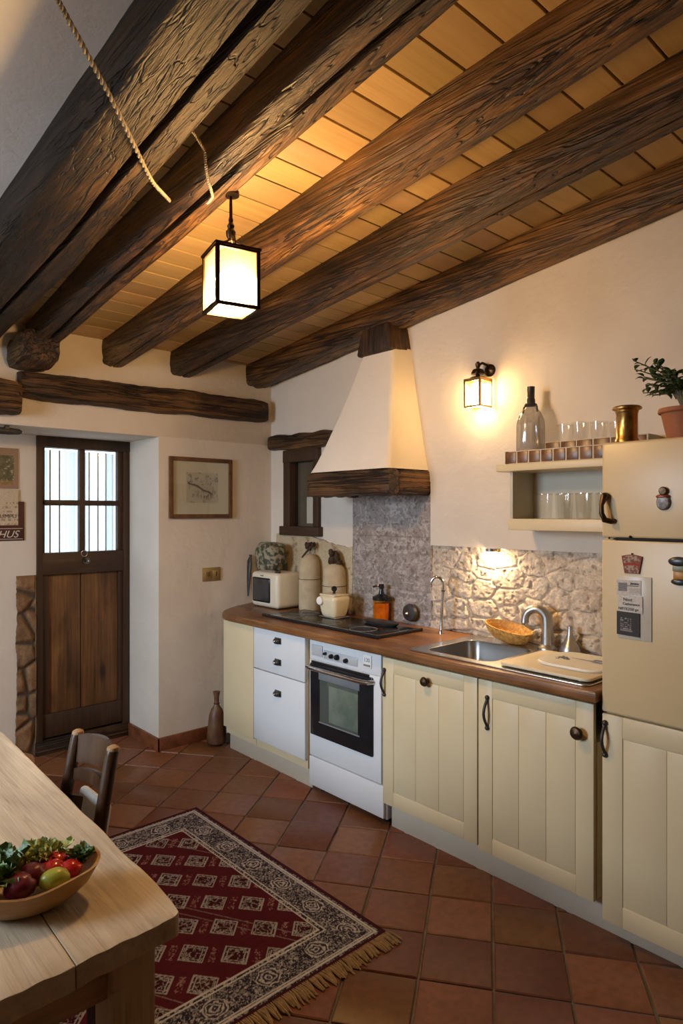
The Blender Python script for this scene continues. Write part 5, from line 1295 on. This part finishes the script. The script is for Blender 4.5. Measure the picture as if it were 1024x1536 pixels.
for x in (.42, .725):
    mb = MB(); mb.tube([(x, yA, .26), (x, yB, .26)], .010, 10); obj('stretcher', mb, M['chairwood'], ch)
# stool beyond
st = thing('wooden_stool', (.715, 2.56, 0.), 'pale round wooden stool peeking past the table edge beyond the chair', 'stool')
mb = MB(); mb.lathe([(0, .615), (.065, .615), (.074, .625), (.075, .645), (.07, .655), (0, .658)], (.715, 2.56, 0), 32); obj('seat', mb, M['stoolwood'], st)
for a in (45, 135, 225, 315):
    c_, s_ = math.cos(D2R(a)), math.sin(D2R(a)); mb = MB(); mb.tube([(.715 + .085 * c_, 2.56 + .085 * s_, .0148), (.715 + .05 * c_, 2.56 + .05 * s_, .63)], [.013, .016], 12); obj('leg', mb, M['stoolwood'], st)

# ------------------------------------------------------------------ bowl and salad
BC = Vector((.425, 1.418, TZ + .001)); BR = Matrix.Rotation(D2R(-18), 3, 'Z')
bw_ = MB(); n = 48; prof = [(0, .004), (.45, .0), (.64, .010), (.86, .036), (1.0, .069), (.955, .070), (.80, .040), (.58, .020), (.3, .016), (0, .015)]
vs = []
for r, z in prof:
    for k in range(n):
        a = 2 * PI * k / n; p = BR @ Vector(((.140 * r * math.cos(a)), .092 * r * math.sin(a), 0)); lift = .006 * (r ** 4) * math.cos(2 * a)
        vs.append((BC.x + p.x, BC.y + p.y, BC.z + z + lift + .003 * r ** 4 * math.sin(5 * a)))
bw_.add(vs, [[i * n + k, i * n + (k + 1) % n, (i + 1) * n + (k + 1) % n, (i + 1) * n + k] for i in range(len(prof) - 1) for k in range(n)])
o = obj('wooden_bowl', bw_, M['bowlwood'], loc=BC); tag(o, 'long oval wooden salad bowl on the table', 'bowl')
def BL(a, b, z): p = BR @ Vector((a, b, 0)); return Vector((BC.x + p.x, BC.y + p.y, BC.z + z))
def food(nm, mb, mat, label, cat, loc, group=None, kind=None): return tag(obj(nm, mb, mat, loc=loc, sharp=80), label, cat, group, kind)
G = 'halved tomatoes in the salad'
for a, b, z, r, l in ((.052, .018, .066, .030, 'glossy red tomato half nearest the far rim of the bowl'), (.046, -.012, .068, .026, 'red tomato half in the middle of the bowl beside the lime'), (.080, -.018, .066, .023, 'small red tomato half near the end of the bowl')):
    food('tomato', MB().ball(BL(a, b, z), r, 22, 14, (1, 1, .72), .10, 4.), M['red'], l, 'tomato', BL(a, b, z - r * .7), G)
for a, b, z, r, l in ((-.012, -.044, .066, .030, 'dark red beetroot at the near rim of the bowl'), (.010, -.020, .070, .028, 'dark red beetroot tucked behind the front beetroot')):
    food('beetroot', MB().ball(BL(a, b, z), r, 22, 14, (1, 1, .8), .14, 5.), M['beet'], l, 'beetroot', BL(a, b, z - r * .8), 'beetroots in the salad')
food('lime', MB().ball(BL(.050, -.043, .064), .026, 22, 14, (1.15, .85, .8), .06, 4., R=BR), M['lime'], 'yellow-green lime half at the near rim of the bowl', 'lime', BL(.05, -.052, .044))
food('onion', MB().ball(BL(-.022, .030, .074), .024, 22, 14, (.85, 1, 1.1), .05, 3.), M['onion'], 'pale peeled onion between the dark lettuce and the curly greens', 'onion', BL(-.03, .03, .05))
food('olive', MB().ball(BL(.012, .014, .070), .016, 16, 10, (1.2, 1, .8)), M['olive'], 'shiny black olive in the middle of the salad', 'olive', BL(.008, .016, .06))
def frill(nm, cx, mat, label, count, L, seed, spread, zlo=.045, cat='lettuce', up=.6):
    rs = random.Random(seed); b = MB()
    for k in range(count):
        a = rs.uniform(0, 6.28); r = spread * math.sqrt(rs.random()); p = cx + Vector((r * math.cos(a), r * .8 * math.sin(a), rs.uniform(0, .012)))
        aa = rs.uniform(0, 6.28); d = Vector((math.cos(aa), math.sin(aa), rs.uniform(up * .3, up * 1.6))).normalized(); s_ = d.cross(Vector((0, 0, 1))).normalized(); nn = s_.cross(d)
        l_ = L * rs.uniform(.6, 1.1); w = l_ * rs.uniform(.25, .45); vs = []
        for i in range(5):
            for j in range(5):
                u = i / 4; v = (j - 2) / 2; ww = w * math.sin(PI * min(.95, .15 + u * .75))
                vs.append(p + d * (l_ * u) + s_ * (ww * v) + nn * (l_ * (.12 * math.sin(v * 5 + u * 9 + k) * u + .15 * v * v)))
        b.add(vs, [[5 * i + j, 5 * i + j + 1, 5 * i + 6 + j, 5 * i + 5 + j] for i in range(4) for j in range(4)])
    o = obj(nm, b, mat, loc=cx, merge=True); return tag(o, label, cat)
frill('lettuce', BL(-.075, .004, .062), M['lettuce'], 'big tuft of dark green lettuce at the cut-off end of the bowl', 70, .064, 3, .036)
frill('endive', BL(.030, .044, .062), M['frisee'], 'curly yellow-green endive along the far rim of the bowl', 90, .036, 4, .032)
frill('lettuce', BL(.100, .012, .062), M['lettuce'], 'small green leaves at the narrow end of the bowl beside the tomatoes', 40, .030, 6, .016)
frill('endive', BL(-.062, -.036, .066), M['frisee'], 'pale curly endive at the near rim under the dark lettuce', 46, .030, 7, .022)

# ------------------------------------------------------------------ daylight
w = bpy.data.worlds.new('daylight'); scene.world = w; w.use_nodes = True
bg = w.node_tree.nodes['Background']; bg.inputs[0].default_value = (.80, .90, 1.0, 1); bg.inputs[1].default_value = 4.6
ld = bpy.data.lights.new('window_daylight', 'AREA'); ld.shape = 'RECTANGLE'; ld.size = LW[1] - LW[0] - .1; ld.size_y = LW[3] - LW[2] - .1
ld.spread = D2R(110); ld.energy = 92.; ld.color = (.70, .84, 1.)
lo = bpy.data.objects.new('window_daylight', ld); COL.objects.link(lo); lo.location = (XL - .25, (LW[0] + LW[1]) / 2, (LW[2] + LW[3]) / 2)
lo.rotation_euler = (0, D2R(-90), 0)
lo.rotation_euler = Vector((1, .06, -.55)).to_track_quat('-Z', 'Y').to_euler()

# ------------------------------------------------------------------ camera
cam = bpy.data.cameras.new('camera'); co = bpy.data.objects.new('camera', cam); COL.objects.link(co)
cam.sensor_fit = 'HORIZONTAL'; cam.sensor_width = 36.; cam.lens = 36. * 987 / 1024; cam.clip_start = .02
co.location = (0, 0, 1.55); co.rotation_euler = (PI / 2, 0, D2R(-42.2))
scene.camera = co
vs_ = scene.view_settings
vs_.view_transform = 'Standard'; vs_.look = 'None'; vs_.exposure = -.80; vs_.gamma = 1.; vs_.use_curve_mapping = False
try: scene.cycles.transparent_max_bounces = 32; scene.cycles.use_denoising = True
except Exception: pass
